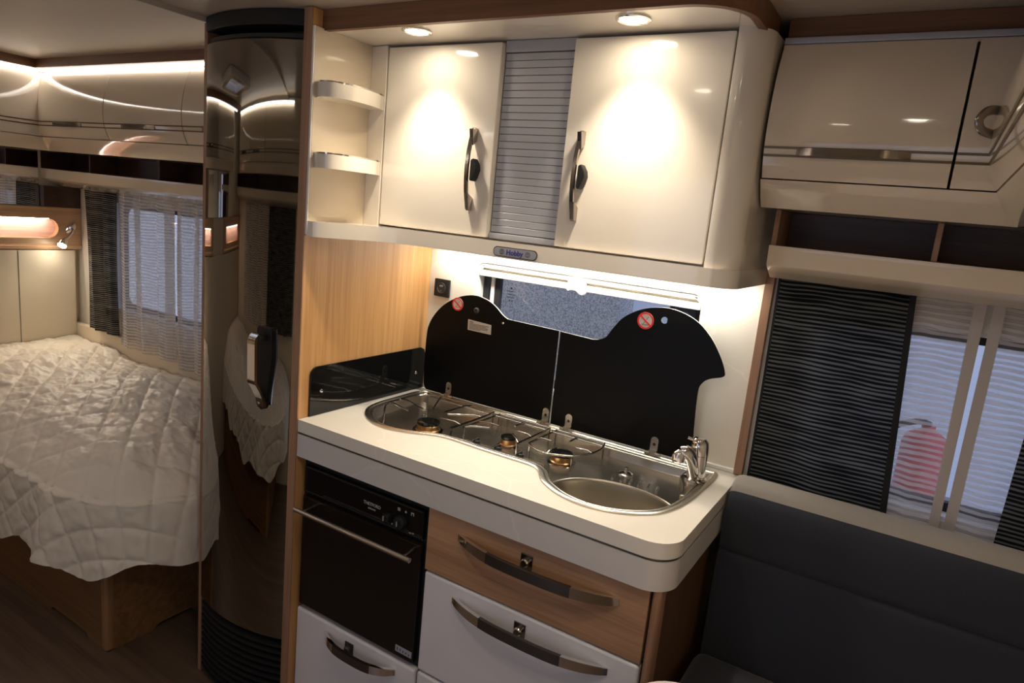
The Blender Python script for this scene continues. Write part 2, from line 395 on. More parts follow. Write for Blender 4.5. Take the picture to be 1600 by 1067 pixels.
mk = MB(); mk.lathe([(.003, 0), (.003, .0006)], (.268, .0445, 1.272), (0, -1, 0), 10)
for i, (wd, sh) in enumerate(((.022, 0), (.026, .002), (.026, 0))): mk.box(.258+sh-.004, .258+sh+wd-.004, .0438, .0445, 1.262-.009*i, 1.264-.009*i)
mk.box(.262, .267, .0438, .0445, 1.233, 1.238); mk.prism([(.270, 1.233), (.277, 1.233), (.2735, 1.239)], 'y', .0438, .0445)
link('glass_marking', mk, INK, k)
relabel(window('window_2', (1.075, 1.57, .94, 1.345, .04), .05), 'window behind the curtains above the bench')
relabel(window('window_3', (-1.80, -.66, .885, 1.37, .04), .05), 'window behind the curtains beside the bed')
o = struct('window_4', MB().prism(rrect(.715, 1.445, .915, 1.425, .05), 'y', YO-.05, YO-.01, [rrect(.74, 1.42, .94, 1.40, .05)]), WPLAST)
link('pane', MB().prism(rrect(.735, 1.425, .935, 1.405, .05), 'y', YO-.035, YO-.032), GLASS, o)
o = struct('door_1', MB().prism(rrect(-.01, .57, .07, 1.75, .06), 'y', YO-.05, YO+.006, [rrect(.02, .54, .10, 1.72, .06)]), WPLAST)
# roof hatch in the bedroom ceiling
o = struct('window_5', MB().prism(rrect(-1.39, -.91, -1.36, -.88, .05), 'z', 1.862, 1.897, [rrect(-1.31, -.99, -1.28, -.96, .03)], bev=.006), CREAM)
link('pane', MB().prism(rrect(-1.34, -.96, -1.31, -.93, .03), 'z', 1.985, 1.99), GLASS, o)
# ceiling trims
struct('trim_1', MB().prism([(.985, -.20), (XF-.2, -.20), (XF-.2, -.185), (.985, -.185)], 'z', 1.869, ZC, bev=.002), TRIMX, 'brown wood strip under the ceiling above the bench lockers')
struct('trim_2', box(1.395, 1.41, -1.6, -.2, 1.869, ZC, bev=.002), TRIMY)
struct('trim_3', box(XR+.26, XS-.006, -.272, -.245, 1.864, 1.897), TRIMX)
struct('trim_4', box(XR+.245, XR+.272, -1.9, -.245, 1.864, 1.897), TRIMY)
# the wood fascia that sweeps round the canopy over the kitchen
tp = [(-.03, -.472), (.3, -.472), (.6, -.474), (.80, -.472)]+[(.865+.105*math.sin(R(a)), -.367-.105*math.cos(R(a))) for a in range(0, 91, 10)]+[(.968, -.20)]
tin = [(x, y+.014) for x, y in tp[:4]]+[(.865+.091*math.sin(R(a)), -.367-.091*math.cos(R(a))) for a in range(0, 91, 10)]+[(.954, -.20)]
struct('trim_5', MB().prism(tp+tin[::-1], 'z', 1.864, ZC), TRIMX, 'brown wood strip curving round the canopy above the kitchen cabinet')
struct('trim_6', box(.984, 1.004, -.020, 0, .925, 1.42, bev=.001), POSTV, 'narrow brown wood post between kitchen wall and bench window')
struct('trim_7', box(.02, .984, -.010, 0, .921, .931, bev=.002), WPLAST, 'white sealing strip along the back of the worktop')

# ------------------------------------------------------------------ kitchen: partition, worktop, base cabinet
p = thing('partition_panel', 'tall light oak panel between the fridge and the kitchen worktop', 'panel', (-.014, -.25, 0))
link('board', box(-.027, 0, -.500, 0, 0, ZC-.002, bev=.001), OAKV, p)
link('shaded_edge', box(-.027, 0, -.5035, -.500, 0, ZC-.002, bev=.001), POSTV, p)  # same oak board; the browner wood paints the shade on its front edge

W = 1.0
sl = [(.001, 0), (.001, -.5)]+[(.94+.06*math.sin(R(a)), -.44-.06*math.cos(R(a))) for a in range(0, 91, 9)]+[(1.0, 0)]
HOBPX = [(.029, -.075), (.030, -.149), (.033, -.237), (.048, -.295), (.077, -.336), (.113, -.366), (.156, -.385), (.195, -.39), (.235, -.382), (.273, -.365), (.306, -.345), (.335, -.335), (.375, -.331), (.45, -.334), (.53, -.334), (.585, -.333), (.612, -.338), (.632, -.356), (.652, -.384), (.675, -.406), (.725, -.435), (.779, -.447), (.823, -.442), (.861, -.427), (.895, -.403), (.925, -.367), (.944, -.313), (.953, -.247), (.957, -.157), (.957, -.068), (.951, -.047), (.930, -.041), (.74, -.037), (.5, -.033), (.25, -.030), (.07, -.030), (.042, -.042)]
HOB = resample([Vector(v) for v in spline(HOBPX, 6, True)], 150)
wt = thing('worktop', 'beige stone-look kitchen worktop with rounded corner and deep front skirt', 'worktop', (.5, -.25, .82))
hole = [tuple(v) for v in offset(HOB, .008)]
link('slab', MB().prism(sl, 'z', .888, .9205, [hole], bev=.0), STONE, wt)
def rim_strip(z0, z1, ins, th, mat, name, x0=.001):
    o = [(x0, -.5+ins)]+[(.94+(.06-ins)*math.sin(R(a)), -.44-(.06-ins)*math.cos(R(a))) for a in range(0, 91, 9)]+[(1.0-ins, 0)]
    i = [(x0, -.5+ins+th)]+[(.94+(.06-ins-th)*math.sin(R(a)), -.44-(.06-ins-th)*math.cos(R(a))) for a in range(0, 91, 9)]+[(1.0-ins-th, 0)]
    return link(name, MB().prism(o+i[::-1], 'z', z0, z1), mat, wt)
rim_strip(.8815, .888, .004, .02, GREYM, 'inlay_strip')  # dark inlay line between slab and skirt
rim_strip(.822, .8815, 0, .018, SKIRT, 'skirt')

bc = thing('base_cabinet', 'kitchen base cabinet with oak and white drawers beside the oven', 'cabinet', (.7, -.24, 0))
link('side_panel', box(.968, .982, -.46, 0, 0, .822), WALNUT, bc)
link('side_panel', box(.4235, .4255, -.455, -.01, .02, .822), OAKV, bc)
link('corner_post', MB().prism([(.966, -.455)]+[(.976+.009*math.cos(R(a)), -.478+.009*math.sin(R(a))) for a in range(180, 361, 20)]+[(.985, -.455)], 'z', 0, .822), POSTV, bc)
link('recess_board', box(.425, .966, -.455, -.445, .06, .822), BLACK, bc)
def bow_handle(x0, x1, z, y, parent, h=.0115, out=.034):
    """bow handle: chrome ends, dark middle"""
    def strip(a, b, mat, name, k=0.):
        m = MB(); n = 14
        def P(t, s, e):
            u = a+(b-a)*t; x = x0+(x1-x0)*u; q = abs(2*u-1)
            yy = y-.002-out*(1-q**3.2)*(1+k); tap = 1-.35*q**6
            return Vector((x, yy+(.0 if e else .009), z-.004*(1-q*q)+s*h*tap))
        m.shell(lambda t, v: P(t, 2*v-1, 1), lambda t, v: P(t, 2*v-1, 0), n, 4)
        return link(name, m, mat, parent, 50)
    strip(0, .24, CHROME, 'handle_end'); strip(.24, .76, GRIP, 'handle_grip', .02); strip(.76, 1, CHROME, 'handle_end')
def lock(x, z, y, parent, dark=False):
    q = box(x-.0145, x+.0145, y-.003, y, z-.0165, z+.0165, bev=.001)
    o = link('lock_plate', q, GREYM if dark else CHROMED, parent)
    m = MB().lathe([(.0095, 0), (.0095, .008), (.007, .011), (0, .011)], (x, y-.003, z), (0, -1, 0), 16); m.box(x-.0016, x+.0016, y-.0155, y-.012, z-.007, z+.007)
    link('lock_knob', m, GREYM if dark else CHROME, parent)
def drawer(x0, x1, z0, z1, mat, hx0, hx1, hz, lx, lz, parent, name='drawer', dark=False, label=None):
    d = link(name, box(x0, x1, -.482, -.457, z0, z1, bev=.007 if mat is WHITE else .0015, seg=3), mat, parent)
    if label: relabel(d, label)
    if hx0 is not None: bow_handle(hx0, hx1, hz, -.482, d); lock(lx, lz, -.482, d, dark)
    return d
drawer(.426, .962, .657, .820, OAKX, .514, .904, .768, .692, .776, bc, label='oak drawer under the worktop')
drawer(.426, .962, .392, .652, WHITE, .512, .900, .613, .693, .616, bc, label='white drawer under the oak drawer')
drawer(.426, .962, .105, .387, WHITE, .512, .900, .345, .693, .350, bc, label='white bottom drawer')
link('plinth', box(.426, .962, -.44, -.43, 0, .1), BLACK, bc)

oc = thing('oven_cabinet', 'white flap cabinet under the oven', 'cabinet', (.21, -.24, 0))
ob = MB(); ob.box(.0005, .004, -.455, -.01, 0, .38); ob.box(.418, .4225, -.455, -.01, 0, .38); ob.box(.0005, .4225, -.455, -.01, .372, .380)
link('carcass', ob, OAKV, oc)
drawer(.003, .420, .105, .384, WHITE, .115, .362, .352, .205, .347, oc, 'flap_door', True)
link('plinth', box(.003, .42, -.44, -.43, 0, .1), BLACK, oc)

ov = thing('oven', 'built-in black gas oven with steel bar handle', 'oven', (.21, -.24, .39))
link('housing', box(.0005, .4225, -.468, -.03, .387, .815), BLACK, ov)
cp = link('control_panel', box(.012, .412, -.481, -.468, .722, .795, bev=.002), BLACKG, ov)
ln = MB(); ln.box(.018, .408, -.4818, -.4808, .7905, .7918); ln.box(.018, .408, -.4818, -.4808, .7255, .7268)
link('edge_line', ln, GREYM, cp)
link('brand_lettering', MB().text('THETFORD', .0115, (.2515, -.4812, .7605), RFRONT, spacing=.95, bold=.0002), GPRINT, cp)
mm = MB()
for i in range(6): mm.box(.2395+.0042*i, .2423+.0042*i, -.4818, -.4808, .7478, .7512)
link('faint_print', mm, GPRINT, cp)['kind'] = 'stuff'
for x, r in ((.305, .011), (.347, .017)):
    kn = link('knob', MB().lathe([(r, 0), (r, .009), (r*.85, .013), (r*.4, .014), (r*.4, .018), (0, .018)], (x, -.481, .748), (0, -1, 0), 24), BLACK, cp)
    link('knob_mark', box(x-.0012, x+.0012, -.5005, -.4985, .743, .755), GPRINT, kn)
ic = MB()
ic.box(.333, .341, -.4818, -.4808, .7735, .7765); ic.box(.333, .341, -.4818, -.4808, .7775, .781)
ic.lathe([(.003, 0), (.003, .0005)], (.358, -.4812, .777), (0, -1, 0), 10); ic.box(.374, .383, -.4818, -.4808, .7785, .7815); ic.box(.374, .376, -.4818, -.4808, .7735, .7785); ic.box(.381, .383, -.4818, -.4808, .7735, .7785)
ic.box(.372, .379, -.4818, -.4808, .7285, .7305); ic.box(.382, .386, -.4818, -.4808, .729, .732)
ic.lathe([(.002, 0), (.002, .0005)], (.318, -.4812, .7335), (0, -1, 0), 8)
link('control_icons', ic, GPRINT, cp)['kind'] = 'stuff'
dr = link('oven_door', box(.012, .412, -.484, -.468, .400, .712, bev=.003), OVENG, ov)
link('door_edge', box(.014, .410, -.4855, -.4835, .7085, .7105), CHROMED, dr)
hb = MB().tube([(.034, -.53, .6945), (.418, -.53, .6945)], .0062, 12); hb.tube([(.062, -.484, .700), (.062, -.528, .6945)], .003, 8); hb.tube([(.395, -.484, .700), (.395, -.528, .6945)], .003, 8)
link('bar_handle', hb, STEEL, dr)
sk = link('sticker', box(.358, .409, -.4848, -.484, .413, .430), STICK, dr)
sm = MB()
for i in range(5): sm.box(.363+.009*i, .3665+.009*i, -.4852, -.4847, .417+.001*(i % 2), .426-.0012*i)
link('sticker_print', sm, INK, sk)

# ------------------------------------------------------------------ hob and sink
hs = thing('hob_sink_unit', 'stainless steel gas hob and round sink set into the worktop with raised black lids', 'hob', (.5, -.2, .80))
def lp(d, z): return [(v.x, v.y, z) for v in offset(HOB, d)]
hm = MB().loft([lp(-.002, .9208), lp(-.002, .9235), lp(.002, .9255), lp(.007, .9255), lp(.010, .9225), lp(.014, .9215), lp(.018, .9225), lp(.021, .920), lp(.0235, .905), lp(.027, .8955), lp(.031, .8935)])
BC, BA, BB = (.803, -.326), .150, .118
def el(k, z, n=64): return [(BC[0]+k*BA*math.cos(2*math.pi*i/n)*1.0, BC[1]+k*BB*math.sin(2*math.pi*i/n), z) for i in range(n)]
bowl_in = [Vector((x, y)) for x, y, _ in el(1.0, 0)]
trayo = offset(HOB, .031)
# keep the bowl edge inside the tray edge on the front side
def inside_clamp(pt):
    best = min(trayo, key=lambda q: (q-pt).length)
    c = Vector(BC); d0 = (pt-c).length; db = (best-c).length
    return pt if d0 < db-.004 else c+(pt-c).normalized()*max(.02, min(d0, db-.004))
bowl_in = [inside_clamp(q) for q in bowl_in]
b2 = bmesh.new(); ed = []
for loop in (trayo, bowl_in):
    vs = [b2.verts.new((q.x, q.y, .8935)) for q in loop]; ed += [b2.edges.new((vs[i], vs[(i+1) % len(vs)])) for i in range(len(vs))]
bmesh.ops.triangle_fill(b2, use_beauty=True, edges=ed); bmesh.ops.recalc_face_normals(b2, faces=list(b2.faces))
if sum(f.normal.z for f in b2.faces) < 0: bmesh.ops.reverse_faces(b2, faces=list(b2.faces))
hm.join(b2)
bmesh.ops.remove_doubles(hm.bm, verts=list(hm.bm.verts), dist=.0004)
link('tray', hm, STEEL, hs, 40)
def bl_(k, z): return [(BC[0]+(q.x-BC[0])*k, BC[1]+(q.y-BC[1])*k, z) for q in bowl_in]
bw = link('sink_bowl', MB().loft([bl_(1.0, .8937), bl_(.985, .8925), bl_(.97, .887), bl_(.95, .865), bl_(.92, .83), bl_(.88, .812), bl_(.78, .803), bl_(.3, .801), bl_(.17, .801)], cap1=True), BOWL, hs, 60)
link('drain', MB().lathe([(.03, 0), (.03, .002), (.022, .003), (.02, .001), (0, .001)], (.81, -.33, .801), (0, 0, 1), 24), CHROME, bw)
# tap platform, ledges, ribs
pf = [(.885, -.055), (.885, -.12), (.905, -.16), (.918, -.20), (.92, -.235), (.934, -.235), (.934, -.055)]
link('tap_deck', MB().prism([tuple(v) for v in resample([Vector(q) for q in pf], 40)], 'z', .8935, .9195, bev=.003), STEEL, hs)
link('knob_ledge', MB().prism([(-.3035, .8936), (-.3035, .9205), (-.284, .915), (-.268, .8936)], 'x', .375, .615, bev=.002), STEEL, hs)
rb = MB()
for i in range(6): rb.tube([(.742+.022*i, -.17, .8945), (.748+.022*i, -.20, .8945)], .0032, 8)
link('drainer_ribs', rb, STEEL, hs)
link('plug_knob', MB().lathe([(.017, 0), (.018, .004), (.012, .007), (.004, .009), (.0035, .016), (.005, .019), (0, .021)], (.762, -.150, .8936), (0, 0, 1), 20), CHROME, hs)
link('back_rail', MB().prism([(-.066, .8936), (-.064, .917), (-.060, .9195), (-.052, .9195), (-.052, .8936)], 'x', .07, .90), STEEL, hs)
BURN = ((.228, -.252, .027), (.446, -.190, .0175), (.606, -.192, .023))
for (x, y, r) in BURN:
    bu = link('burner', MB().lathe([(r*1.30, 0), (r*1.25, .004), (r*1.12, .006), (r*1.12, .016), (r*1.05, .0185)], (x, y, .8936), (0, 0, 1), 28), BRASS, hs)
    link('burner_cap', MB().lathe([(r*1.12, 0), (r*1.17, .003), (r*1.12, .008), (r*.85, .0095), (r*.6, .0085), (0, .0085)], (x, y, .9118), (0, 0, 1), 28), ENAM, bu)
    link('burner_ring', MB().lathe([(r*1.6, 0), (r*1.55, .002), (r*1.31, .003)], (x, y, .8936), (0, 0, 1), 28), CHROMED, bu)
WZ = .9335
def support(wires, prongs, feet):
    m = MB()
    for wpts in wires: m.tube(spline([(x, y, WZ) for x, y in wpts], 4), .0026, 8)
    for (x0, y0), (x1, y1) in prongs:
        m.tube([(x0, y0, WZ), (x0+(x1-x0)*.25, y0+(y1-y0)*.25, WZ+.005), (x1, y1, WZ+.005)], .0027, 8)
    for x, y in feet: m.tube([(x, y, WZ), (x, y, .8937)], .0024, 6)
    return link('pan_support', m, WIRE, hs, 60)
support([[(.33, -.086), (.24, -.084), (.14, -.084), (.095, -.10), (.075, -.15), (.074, -.22), (.090, -.27), (.125, -.315)], [(.33, -.086), (.332, -.15), (.332, -.22), (.330, -.292)]],
        [((.075, -.19), (.185, -.225)), ((.080, -.245), (.175, -.272)), ((.14, -.084), (.205, -.205)), ((.25, -.084), (.245, -.205)), ((.332, -.15), (.262, -.215)), ((.332, -.25), (.268, -.258))],
        [(.33, -.09), (.33, -.288), (.10, -.097), (.122, -.312)])
support([[(.350, -.086), (.43, -.086), (.512, -.086)], [(.350, -.086), (.350, -.262)], [(.512, -.086), (.512, -.262)], [(.350, -.110), (.512, -.110)]],
        [((.350, -.190), (.415, -.190)), ((.512, -.190), (.474, -.190)), ((.445, -.110), (.445, -.162)), ((.350, -.255), (.405, -.225)), ((.512, -.255), (.474, -.218))],
        [(.350, -.09), (.512, -.09), (.350, -.258), (.512, -.258)])
support([[(.532, -.086), (.60, -.086), (.672, -.086)], [(.532, -.086), (.532, -.235)], [(.672, -.086), (.684, -.13), (.676, -.19), (.655, -.235)], [(.532, -.110), (.676, -.110)], [(.532, -.235), (.56, -.258), (.60, -.265), (.655, -.235)]],
        [((.532, -.190), (.572, -.190)), ((.679, -.180), (.640, -.188)), ((.606, -.110), (.606, -.158)), ((.60, -.265), (.604, -.225))],
        [(.532, -.09), (.672, -.09), (.534, -.233), (.653, -.234)])
for x in (.414, .478, .542):
    m = MB().lathe([(.0105, 0), (.0105, .006), (.008, .008), (0, .008)], (x, -.293, .9165), (0, .25, 1), 16); m.box(x-.002, x+.002, -.302, -.283, .922, .9285)
    link('control_knob', m, BLACK, hs)
# lids
def lid(name, pts, holes, label):
    m = MB().prism([tuple(v) for v in pts], 'y', -.040, -.035, holes)
    o = link(name, m, LIDG, hs, 30, [LIDE]); relabel(o, label)
    for pgn in o.data.polygons:
        if abs(pgn.normal.y) < .5: pgn.material_index = 1
    return o
LL = [(.046, .930), (.034, .955), (.032, 1.075), (.040, 1.136), (.078, 1.191), (.134, 1.229), (.190, 1.245), (.235, 1.241), (.270, 1.226), (.299, 1.204), (.317, 1.195)]
left = [Vector(v) for v in spline(LL, 5)]+[Vector((.4825, 1.191)), Vector((.4825, .930))]
lid1 = lid('glass_lid', left, [], 'black glass hob lid with a paper warning label')
RL = [(.598, 1.188), (.619, 1.199), (.636, 1.226), (.660, 1.257), (.700, 1.283), (.748, 1.297), (.797, 1.297), (.848, 1.279), (.887, 1.246), (.916, 1.205), (.931, 1.172), (.929, 1.158), (.900, 1.147), (.883, 1.133), (.876, 1.109), (.879, 1.031), (.885, .945), (.875, .930)]
right = [Vector((.4865, .930)), Vector((.4865, 1.190)), Vector((.585, 1.186))]+[Vector(v) for v in spline(RL, 5)]
lid2 = lid('glass_lid', right, [circ(.768, 1.268, .0085, 16)], 'black glass sink lid with a round finger hole')
def sign(x, z, r, par):
    y = -.0402
    o = link('prohibition_sticker', MB().lathe([(r, 0), (r, .0004)], (x, y, z), (0, -1, 0), 32), SIGNW, par)
    m = MB().prism(circ(x, z, r, 32), 'y', y-.0012, y-.0006, [circ(x, z, r*.80, 32)])
    a = R(-38); ca, sa = math.cos(a), math.sin(a)
    m.prism([(x+ca*u*r*.82-sa*v*r*.10, z+sa*u*r*.82+ca*v*r*.10) for u, v in ((-1, -1), (1, -1), (1, 1), (-1, 1))], 'y', y-.0012, y-.0006)
    link('red_ring', m, RED, o)
    g = MB(); ca, sa = math.cos(R(58)), math.sin(R(58))
    g.prism([(x+ca*u*r*.62-sa*v*r*.05, z+sa*u*r*.62+ca*v*r*.05) for u, v in ((-1, -1), (1, -1), (1, 1), (-1, 1))], 'y', y-.0009, y-.0005)
    g.prism([(x-.5*r, z-.42*r), (x+.45*r, z-.42*r), (x+.3*r, z-.52*r), (x-.4*r, z-.52*r)], 'y', y-.0009, y-.0005)
    link('grey_symbol', g, GPRINT, o)
sign(.140, 1.211, .0195, lid1); sign(.720, 1.259, .0215, lid2)
# paper label, slightly sloping with the lid
lb = link('paper_label', MB().prism([(.183, 1.142), (.265, 1.141), (.264, 1.169), (.182, 1.173)], 'y', -.0406, -.040), LABEL, lid1)
tx = MB(); tx.box(.188, .201, -.0411, -.0405, 1.1655, 1.1678)
for i, wd in enumerate((.068, .060, .066, .064, .040)): tx.box(.188, .188+wd, -.0411, -.0405, 1.1612-.0038*i, 1.1627-.0038*i)
link('label_print', tx, INK, lb)
link('rubber_stop', MB().lathe([(.0085, 0), (.0085, .003), (.006, .005), (0, .005)], (.209, -.040, 1.203), (0, -1, 0), 20), RUBBER, lid1)
link('screw', MB().lathe([(.004, 0), (.003, .002), (0, .0025)], (.302, -.040, 1.181), (0, -1, 0), 12), CHROME, lid1)
for x, par in ((.134, lid1), (.471, lid1), (.543, lid2), (.788, lid2)):
    pl = [(x-.010, .935)]+[(x-.010*math.cos(R(a)), .962+.010*math.sin(R(a))) for a in range(0, 181, 20)]+[(x+.010, .935)]
    h = MB().prism(pl, 'y', -.044, -.040, [circ(x, .952, .004, 10)])
    for q in (-.014, .014): h.tube([(x+q-.006, -.050, .929), (x+q+.006, -.050, .929)], .0058, 10)
    h.box(x-.010, x+.010, -.052, -.044, .924, .937)
    link('hinge', h, STEEL, par)
    link('hinge_screw', MB().lathe([(.0045, 0), (.004, .0015), (0, .002)], (x, -.0405, .952), (0, -1, 0), 12), BLACK, par)
# tap
tpn = thing('mixer_tap', 'chrome mixer tap at the corner of the round sink', 'tap', (.921, -.118, .9195))
link('body', MB().lathe([(.0265, 0), (.0265, .005), (.0215, .008), (.0208, .058), (.0208, .062)], (.921, -.118, .9197), (0, 0, 1), 28), CHROME, tpn)
link('lever_head', MB().lathe([(.0205, .0), (.0212, .003), (.0212, .020), (.0195, .032), (.013, .040), (0, .043)], (.921, -.118, .982), (-.04, 0, 1), 28), CHROME, tpn)
link('lever_pin', MB().tube([(.908, -.128, 1.016), (.894, -.134, 1.020)], [.0026, .0036], 10), CHROME, tpn)
sp_ = spline([(.922, -.136, .934), (.919, -.150, .962), (.914, -.162, .986), (.905, -.172, .998), (.896, -.176, .996)], 6)
link('spout', MB().tube(sp_, [.0135+.003*math.sin(i/len(sp_)*3) for i in range(len(sp_))], 16, sx=.8), CHROME, tpn, 60)
link('nozzle', MB().lathe([(.006, -.006), (.0135, 0), (.0155, .006), (.0150, .022), (.012, .025)], (.893, -.177, .996), (-.1, -.05, -1), 20), CHROME, tpn)
# side splash guard and socket
sg = [(-.468, .9215), (-.468, 1.030)]+[(-.445-.023*math.cos(R(a)), 1.030+.023*math.sin(R(a))) for a in range(15, 91, 15)]+[(-.028, 1.053), (-.012, 1.046), (-.006, 1.032), (-.006, .9215)]
s = thing('splash_guard', 'black glass splash guard on the oak panel beside the hob', 'splash guard', (.005, -.24, .921))
link('glass', MB().prism(sg, 'x', .0005, .006, bev=.001), BLACKG, s)
for y, z in ((-.045, .975), (-.43, .985)): link('fixing_screw', MB().lathe([(.005, 0), (.004, .002), (0, .003)], (.006, y, z), (1, 0, 0), 12), CHROME, s)
s = thing('power_socket', 'square black socket on the pale wall beside the oak panel', 'socket', (.051, 0, 1.245))
link('cover', box(.023, .080, -.009, -.0005, 1.218, 1.272, bev=.003), BLACK, s)
link('round_insert', MB().lathe([(.017, 0), (.017, .003), (.014, .004), (.013, .001), (0, .001)], (.0515, -.009, 1.245), (0, -1, 0), 28), RUBBER, s)
m = MB().prism(rrect(.044, .058, 1.2485, 1.2545, .0025, 4), 'y', -.0105, -.0098); m.lathe([(.0012, 0), (.0012, .0006)], (.051, -.0098, 1.237), (0, -1, 0), 8)
link('socket_mark', m, GPRINT, s)

# ------------------------------------------------------------------ upper kitchen cabinet
uc = thing('upper_cabinet', 'cream gloss upper kitchen cabinet with two doors and a grey roller shutter', 'cabinet', (.49, -.16, 1.39))
so = [(0.0, -.0), (0.0, -.458)]+tin[1:4]+tin[4:-1]+[(.954, -.0)]
ucs = MB().prism(so, 'z', 1.868, 1.882)
soff = link('soffit', ucs, CREAM, uc)
link('bottom_board', MB().prism([(.002, -.002), (.002, -.30), (.95, -.30), (.975, -.27), (.980, -.02), (.980, -.002)], 'z', 1.392, 1.404), CREAM, uc)
link('carcass', box(.036, .93, -.285, -.275, 1.404, 1.868), CREAM, uc)
link('side_lining', box(.0005, .006, -.497, -.003, 1.404, 1.868, bev=.001), CREAMB, uc)
link('chrome_edge', box(-.0, .0055, -.501, -.497, 1.392, 1.868), WPLAST, uc)
link('filler_panel', MB().prism([(.006, -.312), (.062, -.316), (.062, -.290), (.006, -.290)], 'z', 1.404, 1.867, bev=.002), CREAM, uc)
def rot_(x, y): return x, y
def curved_shelf(z0, z1):
    pl = [(.006, -.487), (.030, -.498), (.058, -.490), (.074, -.462), (.080, -.420), (.074, -.365), (.058, -.316), (.006, -.312)]
    sp = [Vector(v) for v in spline(pl[:7], 5)]+[Vector(pl[7])]
    o = link('corner_shelf', MB().prism([tuple(v) for v in sp], 'z', z0, z1), CREAM, uc, 40)
    rp = [tuple(v) for v in sp[:-1]]
    inn = [(x*.90+.0005, y+.004) for x, y in rp]
    link('chrome_rim', MB().prism(rp+inn[::-1], 'z', z1, z1+.0035), CHROME, o)
curved_shelf(1.712, 1.745); curved_shelf(1.551, 1.584)
# bottom fascia with its S-curve
fc = [(.001, -.499), (.03, -.490), (.07, -.435), (.11, -.370), (.16, -.342), (.24, -.331), (.40, -.330), (.60, -.330), (.90, -.330)]
fo = [Vector(v) for v in spline(fc, 5)]+[Vector((.925+.06*math.sin(R(a)), -.27-.06*math.cos(R(a)))) for a in range(10, 91, 10)]+[Vector((.985, -.002))]
def offs_open(P, d):
    o = []
    for i, q in enumerate(P):
        t = (P[min(i+1, len(P)-1)]-P[max(i-1, 0)]).normalized(); o.append(q+Vector((-t.y, t.x))*d)
    return o
fi = offs_open(fo, .014)
link('fascia', MB().prism([tuple(v) for v in fo]+[tuple(v) for v in fi[::-1]], 'z', 1.387, 1.424), CREAM, uc, 40)
fl = [(0.002, -.02)]+[(0.002, -.48)]+[tuple(v) for v in fi[2:-1]]+[(.96, -.02)]
link('niche_floor', MB().prism([(.002, -.30), (.002, -.484)]+[tuple(v) for v in fi[2:24]]+[(.16, -.30)], 'z', 1.405, 1.424), CREAM, uc)
pi_ = [(.923, -.300), (.923, -.318), (.935, -.319)]+[(.925+.056*math.sin(R(a)), -.262-.056*math.cos(R(a))) for a in range(20, 91, 10)]+[(.981, -.003), (.966, -.003), (.966, -.25), (.94, -.298)]
link('corner_pillar', MB().prism(pi_, 'z', 1.424, 1.868), CREAM, uc, 40)
def upper_door(x0, x1, z0, z1, hx):
    d = link('door', box(x0, x1, -.316, -.296, z0, z1, bev=.003), CREAM, uc)
    # bow handle standing off the door
    def P(t, a, e):
        z = 1.486+t*.188; q = abs(2*t-1); out = .012+.012*(1-q**2.5)
        return Vector((hx-.0045*(1-q*q)+(a-.5)*.0085, -.316-out-(0 if e else -.006), z))
    m = MB().shell(lambda t, v: P(t, v, 1), lambda t, v: P(t, v, 0), 16, 2)
    for z0_, z1_, zz in ((1.486, 1.530, 1.490), (1.632, 1.674, 1.670)):
        a, b = (z0_, z1_-.014) if zz < 1.6 else (z0_+.014, z1_)
        m.prism([(-.316, a), (-.330, z0_+.003), (-.338, z1_-.003), (-.316, b)], 'x', hx-.006, hx+.0045, bev=.001)
    link('handle', m, HANDLE, d, 40)
    k_ = MB().prism([(hx+.003, 1.556), (hx+.003, 1.602), (hx+.010, 1.606), (hx+.019, 1.592), (hx+.021, 1.580), (hx+.014, 1.560), (hx+.009, 1.553)], 'y', -.337, -.316, bev=.003)
    link('push_lock', k_, BLACK, d)
    return d
relabel(upper_door(.0665, .4025, 1.428, 1.862, .352), 'cream door beside the corner shelves')
relabel(upper_door(.585, .919, 1.428, 1.862, .630), 'cream door beside the rounded pillar')
# roller shutter
sh = link('roller_shutter', box(.404, .584, -.296, -.288, 1.426, 1.866), SHUTG, uc)
link('shutter_box', box(.404, .584, -.303, -.296, 1.842, 1.867, bev=.001), SHUT, sh)
link('shutter_bottom_bar', box(.404, .584, -.306, -.296, 1.427, 1.441, bev=.002), SHUT, sh)
NS = 25; st = (1.8405-1.4425)/NS
proto = None
for i in range(NS):
    z = 1.4425+st*i
    if proto is None:
        m = box(.4045, .5835, -.3000, -.2955, z+.0006, z+st-.0006, bev=.0006, seg=1)
        proto = link('shutter_slat', m, SHUT, sh)
    else:
        c = proto.copy(); C.objects.link(c); c.parent = sh; c.location = (0, 0, st*i)
# control panel with lettering
cpn = link('switch_panel', MB().prism(rrect(.438, .556, 1.3905, 1.4135, .011, 8), 'y', -.3325, -.329, bev=.001), CHROMED, uc)
link('panel_face', MB().prism(rrect(.4405, .5535, 1.3925, 1.4115, .0092, 8), 'y', -.3332, -.332), SILVER, cpn)
link('brand_lettering', MB().text('Hobby', .0165, (.497, -.3334, 1.4015), RFRONT, bold=.0004), NAVY, cpn)
bt = MB()
for x in (.4625, .5315):
    bt.prism(circ(x, 1.402, .0062, 20), 'y', -.3337, -.3331, [circ(x, 1.402, .0050, 20)])
    bt.box(x-.0022, x+.0022, -.3337, -.3331, 1.3985, 1.3995)
    bt.prism(circ(x, 1.4035, .0020, 12), 'y', -.3337, -.3331, [circ(x, 1.4035, .0013, 12)])
link('button_rings', bt, INK, cpn)

